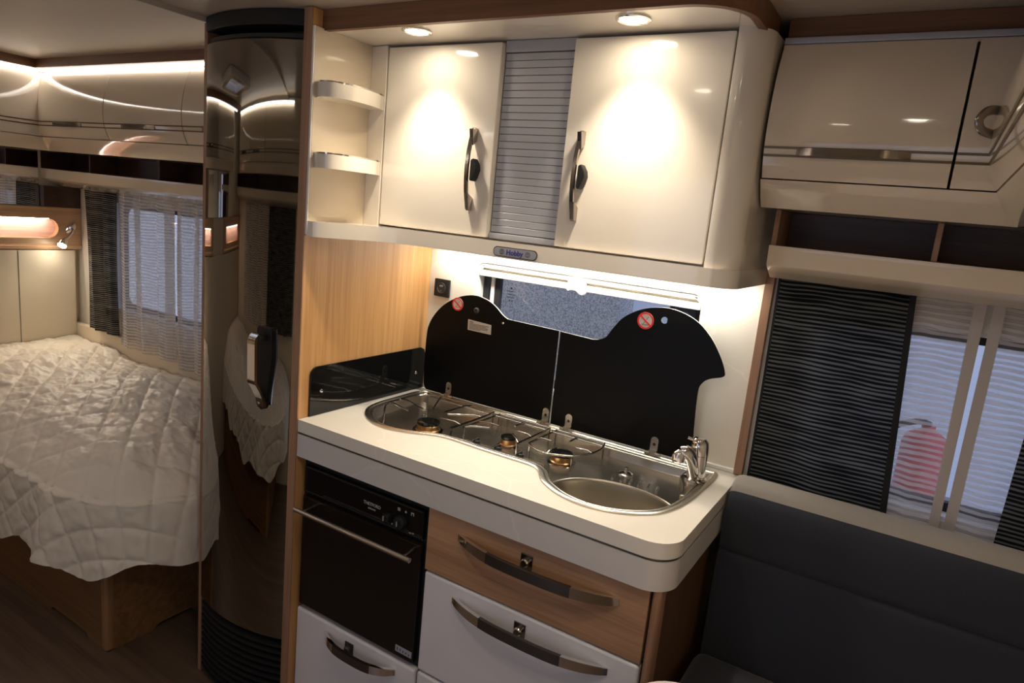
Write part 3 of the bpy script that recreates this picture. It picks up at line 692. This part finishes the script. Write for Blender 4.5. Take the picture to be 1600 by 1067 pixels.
def spot_lamp(name, x, y, z, label, group, power, size=R(95), mat=L_SPOT):
    t = thing(name, label, 'spotlight', (x, y, z), group)
    link('ring', MB().lathe([(.034, 0), (.034, -.003), (.030, -.005), (.026, -.003), (.026, 0)], (x, y, z), (0, 0, 1), 28), CHROME, t)
    link('lens', MB().lathe([(.0255, -.0012), (.0255, -.0022), (.018, -.0034), (0, -.004)], (x, y, z), (0, 0, 1), 28), mat, t)
    l = bpy.data.lights.new('spot_beam', 'SPOT'); l.energy = power; l.color = (1, .85, .66); l.spot_size = size; l.spot_blend = .9; l.shadow_soft_size = .02
    o = bpy.data.objects.new('spot_beam', l); C.objects.link(o); o.parent = t; o.location = (0, 0, -.012)
    return t
spot_lamp('downlight', .235, -.412, 1.868, 'lit round chrome downlight above the door beside the corner shelves', 'canopy downlights', 10)
spot_lamp('downlight', .748, -.402, 1.868, 'lit round chrome downlight above the door beside the rounded pillar', 'canopy downlights', 10)
# light bar under the cabinet
t = thing('under_cabinet_light', 'white light bar under the upper cabinet along the wall', 'light', (.5, -.05, 1.38))
link('profile', box(.05, .95, -.060, -.035, 1.381, 1.392, bev=.002), WPLAST, t)
link('diffuser', box(.052, .948, -.058, -.037, 1.3775, 1.3815), L_LED, t)

# ------------------------------------------------------------------ overhead lockers round the room
PROF = [(.224, 1.862), (.229, 1.852), (.250, 1.80), (.262, 1.74), (.2645, 1.684), (.256, 1.640), (.240, 1.605), (.218, 1.574), (.197, 1.552)]
PS = spline([(d, z) for d, z in PROF], 8)
def dz(z):
    for a, b in zip(PS[:-1], PS[1:]):
        if b.y <= z <= a.y: return a.x+(b.x-a.x)*((a.y-z)/max(1e-9, a.y-b.y))
    return PS[0].x if z > PS[0].y else PS[-1].x
def place(side):
    return {'back': lambda s, d, z: Vector((s, -d, z)), 'rear': lambda s, d, z: Vector((XR+d, s, z)),
            'opp': lambda s, d, z: Vector((s, YO+d, z)), 'front': lambda s, d, z: Vector((XF-d, s, z))}[side]
def strip(side, s0, s1, z0, z1, th, out=0., e0=0, e1=0, n=12, nu=1):
    """curved slab following the locker profile; e0/e1 = mitre (+d or -d) at the ends"""
    pl = place(side)
    def F(o):
        def f(u, v):
            z = z0+(z1-z0)*v; d = dz(z)+out-o
            a = s0+e0*d; b = s1+e1*d
            return pl(a+(b-a)*u, d, z)
        return f
    return MB().shell(F(0), F(th), nu, n)
def locker_row(side, s0, s1, e0, e1, seams, handles, label, loc, stripes=True):
    t = thing('overhead_locker', label, 'locker', loc)
    pl = place(side)
    ed = [s0]+seams+[s1]
    link('fascia', strip(side, s0, s1, 1.552, 1.604, .014, 0, e0, e1, 6), CREAMB, t)
    def bot(z):
        def f(u, v):
            d = .012+(.192-.012)*v; a = s0+e0*d; b = s1+e1*d
            return pl(a+(b-a)*u, d, z)
        return f
    link('underside', MB().shell(bot(1.552), bot(1.560), 1, 1), CREAMB, t)
    def tp_(z):
        def f(u, v):
            d = .012+(.222-.012)*v; a = s0+e0*d; b = s1+e1*d
            return pl(a+(b-a)*u, d, z)
        return f
    link('top_board', MB().shell(tp_(1.850), tp_(1.856), 1, 1), CREAMB, t)
    for i, (a, b) in enumerate(zip(ed[:-1], ed[1:])):
        g = .0023
        ea = e0 if i == 0 else 0; eb = e1 if i == len(ed)-2 else 0
        a2 = a if ea else a+g; b2 = b if eb else b-g
        d = link('door', strip(side, a2, b2, 1.6065, 1.853, .016, 0, ea, eb, 16), CREAMB, t)
        if stripes:
            link('chrome_stripe', strip(side, a2, b2, 1.6600, 1.6642, .004, .0012, ea, eb, 1), STRIPE, d)
            link('chrome_stripe', strip(side, a2, b2, 1.6455, 1.6497, .004, .0012, ea, eb, 1), STRIPE, d)
        for h0, h1 in handles:
            if a <= (h0+h1)/2 <= b:
                m = MB()
                def H(o):
                    def f(u, v):
                        q = abs(2*u-1); z = 1.648+.0135*v; dd = dz(1.655)+.003+.016*(1-q**4)-o
                        return pl(h0+(h1-h0)*u, dd, z)
                    return f
                m.shell(H(0), H(.006), 14, 2); link('handle', m, CHROMED, d, 40)
    return t
SH = [(0, 1.478), (.144, 1.478), (.1445, 1.470), (.140, 1.437), (.135, 1.433), (.082, 1.408), (0, 1.406)]
def niche_shelf(side, s0, s1, divs, label, loc, e1=0):
    t = thing('niche_shelf', label, 'shelf', loc)
    pl = place(side)
    def prof(o, name, mat, z0, z1, d0, d1, a, b):
        m = MB(); q = [pl(a, d0, z0), pl(b, d1, z1)]
        lo = [min(q[0][i], q[1][i]) for i in range(3)]; hi = [max(q[0][i], q[1][i]) for i in range(3)]
        return link(name, m.box(lo[0], hi[0], lo[1], hi[1], lo[2], hi[2]), mat, t)
    m = MB().loft([[pl(s0, max(d, .003), z) for d, z in SH], [pl(s1+e1*d, max(d, .003), z) for d, z in SH]], True, True)
    bmesh.ops.recalc_face_normals(m.bm, faces=list(m.bm.faces))
    link('shelf_board', m, CREAMB, t, 30)
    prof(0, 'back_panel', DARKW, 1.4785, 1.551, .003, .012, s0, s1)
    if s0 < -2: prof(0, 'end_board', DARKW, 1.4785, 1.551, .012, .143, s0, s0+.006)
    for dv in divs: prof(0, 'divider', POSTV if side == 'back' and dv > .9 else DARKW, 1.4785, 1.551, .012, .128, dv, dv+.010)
    return t
locker_row('back', XR, -.414, 1, 0, [-1.855, -1.352, -.874], [(-1.724, -1.512), (-1.237, -1.032), (-.765, -.56)], 'row of cream overhead lockers along the window side above the bed', (-1.3, -.1, 1.55))
locker_row('rear', -1.62, 0, 0, -1, [-.395, -.95], [(-.72, -.52)], 'cream overhead lockers over the bed head', (XR+.1, -.9, 1.55))
locker_row('opp', XR, -.06, 1, 0, [-1.855, -1.352, -.874], [(-1.724, -1.512), (-1.237, -1.032)], 'cream overhead lockers across the aisle opposite the bed window, seen mirrored in the fridge', (-1.3, YO+.1, 1.55))
locker_row('back', .986, XF, 0, -1, [1.3005], [(1.048, 1.236)], 'cream overhead locker with chrome handle beside the kitchen cabinet', (1.2, -.1, 1.55))
locker_row('front', -1.4, 0, 0, -1, [-.80], [], 'cream overhead locker turning the corner above the bench end', (XF-.1, -.7, 1.55))
# corner door grip handle
gh = MB(); gp = spline([(1.352, -.262, 1.728), (1.345, -.285, 1.729), (1.331, -.300, 1.724), (1.323, -.305, 1.710), (1.329, -.300, 1.696), (1.343, -.285, 1.692), (1.352, -.262, 1.692)], 6)
gh.tube(gp, .0075, 10, sx=.6)
t = thing('grip_handle', 'chrome loop handle on the corner locker door', 'handle', (1.34, -.27, 1.69)); link('loop', gh, CHROMED, t, 60)
niche_shelf('back', XR+.002, -.414, [-1.726, -1.233], 'long cream shelf with dark open niche above the bed window', (-1.3, -.07, 1.41))
niche_shelf('back', 1.004, XF-.002, [1.004, 1.297], 'cream shelf with dark open niche above the bench curtains', (1.3, -.07, 1.41))
# light strips
def led(name, x0, x1, y0, y1, z0, z1, mat, label, group=None):
    t = thing(name, label, 'light strip', ((x0+x1)/2, (y0+y1)/2, z0), group)
    link('diffuser', box(x0, x1, y0, y1, z0, z1, bev=.002), mat, t); return t
led('light_strip', XR+.24, -.414, -.243, -.228, 1.8565, 1.868, L_BED, 'glowing white light strip above the lockers along the bed window')
led('light_strip', XR+.228, XR+.243, -1.75, -.243, 1.8565, 1.868, L_BED, 'glowing white light strip above the lockers at the bed head')
led('light_strip', XR+.24, -.25, YO+.228, YO+.243, 1.8565, 1.868, L_BED, 'glowing white light strip across the aisle, seen mirrored in the fridge')
led('light_profile', .986, 1.385, -.225, -.203, 1.8565, 1.8685, SILVER, 'unlit grey light strip above the bench locker')
for x, y, n_ in ((.62, -1.10, 'a'), (.98, -1.25, 'b'), (1.20, -.95, 'c')):
    spot_lamp('ceiling_spot', x, y, ZC, 'small round ceiling spot over the aisle, seen mirrored in the bench locker', 'ceiling spots over the aisle', 3.6, R(160), L_CEIL)

# ------------------------------------------------------------------ fridge
FX = [(-.452, -.440), (-.425, -.466), (-.369, -.493), (-.251, -.520), (-.149, -.517), (-.080, -.505), (-.036, -.492)]
FC = [Vector((x, -.525+.48-math.sqrt(.48**2-(x+.235)**2))) for x in [-.399+.363*i/48 for i in range(49)]]
def fshape(out, back, i0=0, i1=None):
    P = offs_open(FC, -out)[i0:i1]
    return [tuple(v) for v in P]+[(P[-1].x, back), (P[0].x, back)]
fr = thing('fridge', 'tall slim fridge with curved dark mirrored door', 'fridge', (-.24, -.25, 0))
link('side_panel', box(-.4145, -.4005, -.4945, -.001, 0, 1.896, bev=.001), POSTV, fr)
link('cabinet_body', MB().prism([(-.400, -.002), (-.400, -.44), (-.30, -.45), (-.12, -.455), (-.030, -.44), (-.030, -.002)], 'z', .05, 1.90), BLACK, fr)
door_ = link('door', MB().prism(fshape(0, -.47, 0)[:-2]+[tuple(v) for v in offs_open(FC, .03)[::-1]], 'z', .262, 1.842), FRIDGE, fr, 50)
link('door_edge', box(-.0365, -.0335, -.484, -.445, .262, 1.842), CHROME, door_)
link('gap_strip', box(-.0325, -.0285, -.480, -.44, .02, 1.905), BLACK, fr)
link('top_cap', MB().prism([tuple(v) for v in offs_open(FC, -.004)]+[tuple(v) for v in offs_open(FC, .05)[::-1]], 'z', 1.872, 1.9085, bev=.003), BLACK, fr, 40)
link('top_lip', MB().prism([tuple(v) for v in offs_open(FC, .006)]+[tuple(v) for v in offs_open(FC, .05)[::-1]], 'z', 1.846, 1.856), BLACK, fr, 40)
gr = link('bottom_grille', MB().prism([tuple(v) for v in offs_open(FC, .022)]+[tuple(v) for v in offs_open(FC, .05)[::-1]], 'z', .0, .258), BLACK, fr, 40)
for i in range(11):
    z = .022+.021*i
    def G(o, zz):
        Q = offs_open(FC, o)
        return [Vector((q.x, q.y, zz)) for q in Q]
    m = MB().loft([G(.002, z), G(.002, z+.008), G(.024, z+.013), G(.024, z+.005), G(.002, z)], closed=False)
    link('louvre', m, BLACK, gr, 30)
# handle
hp = [(-.135, .925), (-.143, .945), (-.146, 1.06), (-.146, 1.135), (-.140, 1.142), (-.098, 1.142), (-.090, 1.136), (-.088, 1.06), (-.097, .99), (-.103, .945), (-.110, .925), (-.122, .920)]
def fy(x):
    for a, b in zip(FC[:-1], FC[1:]):
        if a.x <= x <= b.x: return a.y+(b.y-a.y)*(x-a.x)/(b.x-a.x)
    return -.5
m = MB().prism(hp, 'y', -.518, -.488, bev=.002); hpl = link('handle_plate', m, BLACK, door_)
def HG(e):
    def f(u, v):
        z = .932+.196*u; q = 1-u
        out = .006+.030*min(1, (u/.35)**1.5 if u < .35 else 1)*(1 if u < .93 else 1-(u-.93)*6)
        return Vector((-.136+.006*q+.028*v, -.518-out+(0 if e else .008), z))
    return f
hgr = link('handle_grip', MB().shell(HG(1), HG(0), 20, 3), CHROME, door_, 40)
link('handle_top', box(-.132, -.102, -.542, -.518, 1.108, 1.126, bev=.004), BLACK, door_)
link('lock_cylinder', MB().lathe([(.0075, 0), (.0075, .006), (.005, .008), (0, .008)], (-.121, -.518, .943), (0, -1, 0), 16), CHROME, door_)

# ------------------------------------------------------------------ bed end
bed = thing('bed', 'bed with brown wooden base and mattress', 'bed', (-1.3, -.35, 0))
bbp = [(-2.054, .0), (-2.054, .37), (-.69, .37), (-.69, 0), (-.80, 0), (-.815, .018), (-1.03, .018), (-1.05, 0)]
link('front_board', MB().prism([(x, z) for x, z in bbp], 'y', -.624, -.606), BEDW, bed)
fbp = [(-.624, 0), (-.624, .37), (-.032, .37), (-.032, 0), (-.32, 0), (-.335, .018), (-.45, .018), (-.475, 0)]
link('foot_board', MB().prism(fbp, 'x', -.708, -.690), BEDW, bed)
link('corner_post', box(-.718, -.688, -.628, -.598, 0, .37, bev=.008, seg=3), BEDV, bed)
link('slat_board', box(-2.05, -.70, -.60, -.032, .37, .385), BEDW, bed)
mo = [(-2.053, -.032), (-2.053, -.672)]+[(-.83+.30*math.sin(R(a)), -.372-.30*math.cos(R(a))) for a in range(0, 91, 10)]+[(-.53, -.032)]
link('mattress', MB().prism(mo, 'z', .387, .525, bev=.02), WPLAST, bed)
# quilt: ruled top from the rounded edge to the wall, then draped skirt
EDGE = [Vector((-2.052+1.212*i/60, -.700)) for i in range(60)]+[Vector((-.84+.357*math.sin(R(a)), -.343-.357*math.cos(R(a)))) for a in range(0, 90, 3)]+[Vector((-.483, -.343+.293*i/20)) for i in range(21)]
EDGE = resample(EDGE, 420, False)
NTOP, NSK = 150, 60
EN = []
for i in range(len(EDGE)):
    t = (EDGE[min(i+1, len(EDGE)-1)]-EDGE[max(i-1, 0)]).normalized(); EN.append(Vector((t.y, -t.x)))
def puff(a, b):
    s = .125; u = (a*.80+b*1.0)/s; v = (a*.80-b*1.0)/s
    return min(1, 1.6*min(abs(math.sin(math.pi*u)), abs(math.sin(math.pi*v))))**.42
def qnoise(x, y, z, f, seed): return noise.noise(Vector((x*f+seed, y*f, z*f)))
qb = MB(); rows = []
for i, e in enumerate(EDGE):
    s = i/(len(EDGE)-1); kx = -2.052+1.560*s; K = Vector((kx, -.034)); col = []
    side = EN[i]
    near_fridge = .75*max(0, min(1, (e.y+.56)/.10)) if e.x > -.62 else 0
    for j in range(NTOP):
        f = 1-(j/(NTOP-1)); f = f**1.0
        q = e.lerp(K, f); din = min(f*(K-e).length, abs(q.y+.700) if q.x < -.84 else 9, abs(-.483-q.x) if q.y > -.343 else 9)
        z = .540+.152*(1-math.exp(-din/.13))
        hd = max(0, min(1, (-1.55-q.x)/.22)); z += .026*hd*hd*(3-2*hd)*min(1, din/.15)
        bl2 = math.exp(-((q.x+1.15)/.28)**2-((q.y+.22)/.16)**2); z += .038*bl2
        wr = .011*qnoise(q.x, q.y*1.7, 0, 7, 3)+.007*qnoise(q.x*.8, q.y*2, 0, 17, 9)+.0035*abs(qnoise(q.x, q.y*1.6, 0, 30, 5))+.0022*qnoise(q.x*.7, q.y*1.8, 0, 60, 6)
        z += wr*min(1, .35+din/.15)+.0085*(puff(q.x, q.y)-.6)
        col.append(Vector((q.x, q.y, z)))
    hemd = .235+.018*math.sin(s*31)+.012*math.sin(s*57+1)
    if s < .35: hemd -= .02
    for j in range(1, NSK+1):
        d = hemd*j/NSK; r = .022; a = min(math.pi/2, d/r*.9)
        out = r*math.sin(a); dn = r*(1-math.cos(a))+max(0, d-r*math.pi/2/.9)
        fold = (.012*math.sin(s*46+1.3*math.sin(s*20))+.010*math.sin(s*23+2))*(d/hemd)**1.2
        flare = (.018+.034*math.exp(-((e.x+.78)/.09)**2)*(1 if e.y < -.5 else 0))*(d/hemd)
        ux, uy = e.x+side.x*d, e.y+side.y*d
        pf_ = .009*(puff(ux, uy)-.6)+.004*qnoise(ux, uy, 1, 18, 2)+.0025*qnoise(ux, uy, 2, 40, 4)
        lim = 1-.9*near_fridge
        o = (out*.6+(fold+flare)*lim+pf_*(1-.7*near_fridge))
        q = e+side*o
        if q.x > -.415 and q.y > -.53: q.x = -.415
        # edge piping seam
        pip = .004*math.exp(-((d-.02)/.006)**2)
        q = q+side*pip*lim
        col.append(Vector((q.x, q.y, .540-dn+.0105*(puff(e.x, e.y)-.6)*max(0, 1-d/.05))))
    rows.append([qb.bm.verts.new(v) for v in col])
for A, B in zip(rows[:-1], rows[1:]):
    for k in range(len(A)-1): qb.bm.faces.new((A[k], A[k+1], B[k+1], B[k]))
bmesh.ops.recalc_face_normals(qb.bm, faces=list(qb.bm.faces))
qt = link('quilt', qb, QUILT, None, 0); qt.data.shade_smooth()
tag(qt, 'cream diamond-quilted bedspread draped over the bed', 'bedspread')
struct('trim_8', box(XR+.001, -.414, -.030, -.001, 0.0, .780, bev=.006), CREAMW, 'cream ledge panel below the bed curtains')
# head end: wall seam strip, headboard panel with lit recess, mirror, dark board
struct('wall_panelling', box(XR+.0005, XR+.044, YO+.002, -.031, .0, 1.121), CREAMW, 'cream wall panel behind the bed head')
struct('trim_9', box(XR+.044, XR+.0455, -.2625, -.2610, .60, 1.12), GREYM)
hbd = thing('headboard_shelf', 'oak headboard panel with a long glowing rounded recess', 'headboard', (XR+.03, -.4, 1.12))
link('panel', MB().prism([(-.82, 1.150), (-.003, 1.150), (-.003, 1.312), (-.82, 1.312)], 'x', XR+.012, XR+.045, [rrect(-.72, -.098, 1.176, 1.262, .0425, 10)]), OAKY, hbd)
link('lower_lip', MB().prism([(XR+.002, 1.150), (XR+.045, 1.150), (XR+.050, 1.140), (XR+.046, 1.127), (XR+.03, 1.122), (XR+.002, 1.122)], 'y', -.82, -.003), OAKY, hbd)
link('recess_back', box(XR+.002, XR+.0115, -.82, -.003, 1.150, 1.312), RECESS, hbd)
link('recess_light', box(XR+.034, XR+.043, -.68, -.135, 1.2592, 1.2615), L_PILL, hbd)
t = thing('mirror', 'frameless mirror above the headboard under the end lockers', 'mirror', (XR+.003, -.8, 1.315))
link('glass', box(XR+.001, XR+.006, -1.55, -.155, 1.314, 1.550, bev=.001), MIRROR, t)
t = thing('dark_wall_board', 'dark brown board between the mirror and the bed curtain', 'panel', (XR+.003, -.08, 1.314))
link('board', box(XR+.001, XR+.045, -.153, -.002, 1.314, 1.404), DARKW, t)
# reading lamp
rl = thing('reading_lamp', 'small chrome reading lamp lit on the headboard', 'lamp', (XR+.045, -.045, 1.22))
link('base', MB().lathe([(.028, 0), (.028, .006), (.020, .014), (0, .016)], (XR+.045, -.048, 1.222), (1, 0, 0), 24, sx=.62), CHROME, rl)
link('arm', MB().tube(spline([(XR+.058, -.048, 1.222), (XR+.085, -.058, 1.212), (XR+.098, -.080, 1.190), (XR+.10, -.098, 1.176)], 5), .0055, 10), CHROME, rl)
hd_ax = Vector((.35, -.55, -.75)).normalized(); hc = Vector((XR+.10, -.098, 1.176))
link('head', MB().lathe([(.008, -.004), (.012, .004), (.017, .020), (.018, .034)], hc, hd_ax, 20), CHROME, rl)
link('lens', MB().lathe([(.0172, .0335), (.0172, .0365), (.010, .040), (0, .041)], hc, hd_ax, 20), L_READ, rl)
l = bpy.data.lights.new('reading_beam', 'SPOT'); l.energy = 3.4; l.color = (1, .84, .62); l.spot_size = R(150); l.spot_blend = 1; l.shadow_soft_size = .015
o = bpy.data.objects.new('reading_beam', l); C.objects.link(o); o.parent = rl; o.location = hc+hd_ax*.048-Vector((XR+.045, -.045, 1.22))
o.rotation_euler = Vector((0, 0, -1)).rotation_difference(Vector((.75, -.40, -.75)).normalized()).to_euler()

# ------------------------------------------------------------------ curtains
def curtain(name, side_y, x0t, x1t, x0b, x1b, z0, z1, folds, amp, mat, label, group=None, hem=None, ph=0., hems=()):
    t = thing(name, label, 'curtain', ((x0b+x1b)/2, side_y, z0), group)
    def F(u, v):
        z = z0+(z1-z0)*v; a = x0b+(x0t-x0b)*v; b = x1b+(x1t-x1b)*v
        y = side_y+amp*(math.sin(2*math.pi*folds*u+ph+.5*math.sin(3*v))+.35*math.sin(2*math.pi*folds*2.3*u+1+v*2))*(.75+.25*math.sin(2*v+u*3))
        return Vector((a+(b-a)*u, y, z))
    link('cloth', MB().grid(F, 60, 24), mat, t, 80)
    for u0, u1, hm_ in hems:
        link('hem', MB().grid(lambda u, v: F(u0+(u1-u0)*u, v)+Vector((0, -.0012, 0)), 6, 24), hm_, t, 80)
    return t
YB = -.030
curtain('dark_curtain', YB, 1.014, 1.286, 1.018, 1.316, .90, 1.405, 1.3, .005, CURD, 'dark striped curtain beside the wood post', 'curtains of the bench window', hems=((.955, 1, DHEM), (0, .02, DHEM)))
curtain('sheer_curtain', YB+.013, 1.276, 1.408, 1.302, 1.412, .89, 1.405, 1.6, .003, SHEER, 'pale sheer striped curtain next to the dark curtain by the wood post', 'sheer curtains of the bench window', hems=((.84, 1, SHEERH),))
curtain('sheer_curtain', YB+.013, 1.420, 1.545, 1.420, 1.545, .89, 1.405, 1.4, .003, SHEER, 'pale sheer striped curtain next to the dark curtain at the bench end', 'sheer curtains of the bench window', hems=((0, .16, SHEERH),), ph=1)
curtain('dark_curtain', YB-.010, 1.520, 1.606, 1.505, 1.606, .90, 1.405, 1.0, .004, CURD, 'dark striped curtain at the bench end in the corner', 'curtains of the bench window')
curtain('dark_curtain', -.060, -1.905, -1.650, -1.885, -1.640, .79, 1.405, 2.4, .010, CURB, 'dark striped curtain hanging by the bed head', 'curtains of the bed window', hems=((.975, 1, DHEM),))
curtain('sheer_curtain', -.056, -1.652, -1.245, -1.645, -1.235, .755, 1.405, 3.2, .011, SHEERB, 'pale sheer striped curtain next to the dark curtain by the bed head', 'sheer curtains of the bed window', ph=.7, hems=((0, .12, PLEAT), (.30, .42, PLEAT), (.86, 1, PLEAT)))
curtain('sheer_curtain', -.050, -1.243, -.866, -1.233, -.864, .735, 1.405, 3.4, .011, SHEERB, 'pale sheer striped curtain over the fridge side of the bed window', 'sheer curtains of the bed window', ph=2, hems=((0, .13, PLEAT), (.33, .44, PLEAT), (.7, .82, PLEAT)))
curtain('dark_curtain', -.060, -.86, -.62, -.86, -.62, .79, 1.405, 2.4, .010, CURB, 'dark striped curtain beside the fridge, seen mirrored in the fridge door', 'curtains of the bed window')

# the matching bed side across the aisle, which shows mirrored in the fridge door
def mirror_copy(root, label, kx=1.2):
    c = root.copy(); C.objects.link(c); c['label'] = label
    c.scale = (kx, -1, 1); c.location.y = YO-root.location.y; c.location.x = kx*root.location.x-(kx-1)*(-2.052)
    if 'group' in c: del c['group']
    for ch in list(root.children):
        k_ = ch.copy(); C.objects.link(k_); k_.parent = c
        for g in ch.children:
            g2 = g.copy(); C.objects.link(g2); g2.parent = k_
    return c
mirror_copy(bed, 'bed base across the aisle from the window bed, seen mirrored in the fridge')
mirror_copy(qt, 'cream quilted bedspread on the bed across the aisle, seen mirrored in the fridge')
mirror_copy(hbd, 'oak headboard panel with glowing recess of the bed across the aisle, seen mirrored', 1.0)
niche_shelf('opp', XR+.002, -.06, [-1.726, -1.233], 'cream shelf with dark niche across the aisle, seen mirrored in the fridge', (-1.3, YO+.07, 1.41))
curtain('sheer_curtain', YO+.05, -1.66, -.78, -1.66, -.78, .78, 1.405, 5, .010, SHEERB, 'pale sheer curtain across the aisle, seen mirrored in the fridge')
curtain('dark_curtain', YO+.06, -.80, -.15, -.80, -.15, .79, 1.405, 3, .010, CURB, 'dark striped curtain across the aisle, seen mirrored in the fridge')
# ------------------------------------------------------------------ bench
bn = thing('bench_base', 'dark wooden bench box under the charcoal seat', 'bench', (1.3, -.4, 0))
link('box', box(1.002, 1.60, -.62, -.01, 0, .43), DARKW, bn)
sc = thing('seat_cushion', 'charcoal fabric seat cushion on the bench', 'cushion', (1.3, -.42, .43))
link('cover', box(1.000, 1.602, -.66, -.177, .431, .552, bev=.028, seg=4), CHAR, sc, 60)
bk = thing('backrest_cushion', 'charcoal fabric backrest with light grey top band under the bench curtains', 'cushion', (1.3, -.1, .43))
bp = [(-.045, .432), (-.150, .432), (-.172, .470), (-.174, .56), (-.170, .70), (-.163, .775), (-.152, .790), (-.160, .805), (-.160, .86), (-.148, .908), (-.132, .926)]
top = [(-.132, .926), (-.118, .940), (-.090, .949), (-.066, .946), (-.052, .930), (-.045, .900)]
def sweep(prof, x0, x1, name, mat, n=1, cap=True):
    P = [Vector(v) for v in spline(prof, 4)]
    xs = [x0, x0+.004, x0+.014, x0+.03, x1]
    def ring(x, k): 
        cy, cz = -.10, .70
        return [(x, cy+(p.x-cy)*k[0], cz+(p.y-cz)*k[1]) for p in P]
    ks = [(.80, .965), (.90, .985), (.97, .996), (1, 1), (1, 1)]
    m = MB().loft([ring(x, k) for x, k in zip(xs, ks)], closed=False)
    return m
m = sweep(bp, 1.005, 1.602, '', None); e = [v for v in m.bm.verts]
fl_ = [Vector((1.005, v.co.y, v.co.z)) for v in m.bm.verts if abs(v.co.x-1.005) < 1e-6]
m.bm.faces.new([m.bm.verts.new(v) for v in fl_]); bmesh.ops.recalc_face_normals(m.bm, faces=list(m.bm.faces))
link('front_cover', m, CHAR, bk, 60)
m = sweep(top, 1.005, 1.602, '', None)
fl_ = [Vector((1.005, v.co.y, v.co.z)) for v in m.bm.verts if abs(v.co.x-1.005) < 1e-6]
m.bm.faces.new([m.bm.verts.new(v) for v in fl_]); bmesh.ops.recalc_face_normals(m.bm, faces=list(m.bm.faces))
link('top_band', m, GREYF, bk, 60)
# table whose rounded corner just enters the picture
tb = thing('dinette_table', 'pale pinkish table top with rounded corner in front of the bench', 'table', (1.25, -.95, 0))
tl = rrect(1.001, 1.5, -1.10, -.561, .09, 10)
link('table_top', MB().prism(tl, 'z', .695, .720, bev=.004), PINK, tb, 40)
link('pedestal', MB().tube([(1.25, -.85, .02), (1.25, -.85, .695)], .03, 16), CHROMED, tb)
link('foot_plate', box(1.12, 1.38, -.98, -.72, 0, .02, bev=.005), GREYM, tb)

# ------------------------------------------------------------------ outside the windows
ZG = -.55
struct('ground_outside', box(-4, 4, .3, 3.2, ZG-.1, ZG), EXTG)
ew = thing('stucco_wall', 'grey rough stucco wall outside the kitchen window', 'wall', (-.6, .75, ZG)); link('render_coat', box(-3.6, .36, .66, .80, ZG, 2.4), STUCCO, ew)
wv = thing('white_vehicle_side', 'bluish white panel outside beyond the stucco wall', 'panel', (1.8, 1.9, ZG)); link('panel', box(-.4, 4, 1.85, 2.0, ZG, 2.4), EXTW, wv)
pp = thing('dark_pole', 'dark slanted pole outside the kitchen window', 'pole', (.40, .95, ZG)); link('pole', MB().tube([(.33, 1.05, ZG), (.50, .95, 1.75)], .012, 10), BLACK, pp)
db = thing('dark_box', 'dark box outside the edge of the kitchen window', 'box', (.62, .62, ZG))
m = MB().box(.60, .90, .55, .75, ZG, 1.42, bev=.01); link('case', m, GREYM, db); link('lid', box(.595, .905, .545, .755, 1.36, 1.425, bev=.008), BLACK, db)
rc = thing('red_canister', 'red canister with dark hose outside the bench window', 'canister', (1.37, .85, ZG))
link('stand', box(1.25, 1.52, .74, .98, ZG, .70, bev=.01), EXTG, rc)
link('bottle', MB().lathe([(.066, 0), (.068, .01), (.068, .19), (.058, .215), (.03, .232), (.02, .236), (.02, .25)], (1.385, .86, .70), (0, 0, 1), 24), REDC, rc)
link('hose', MB().tube(spline([(1.385, .86, .955), (1.35, .82, .965), (1.29, .82, .93), (1.27, .82, .85)], 5), .010, 8), BLACK, rc)
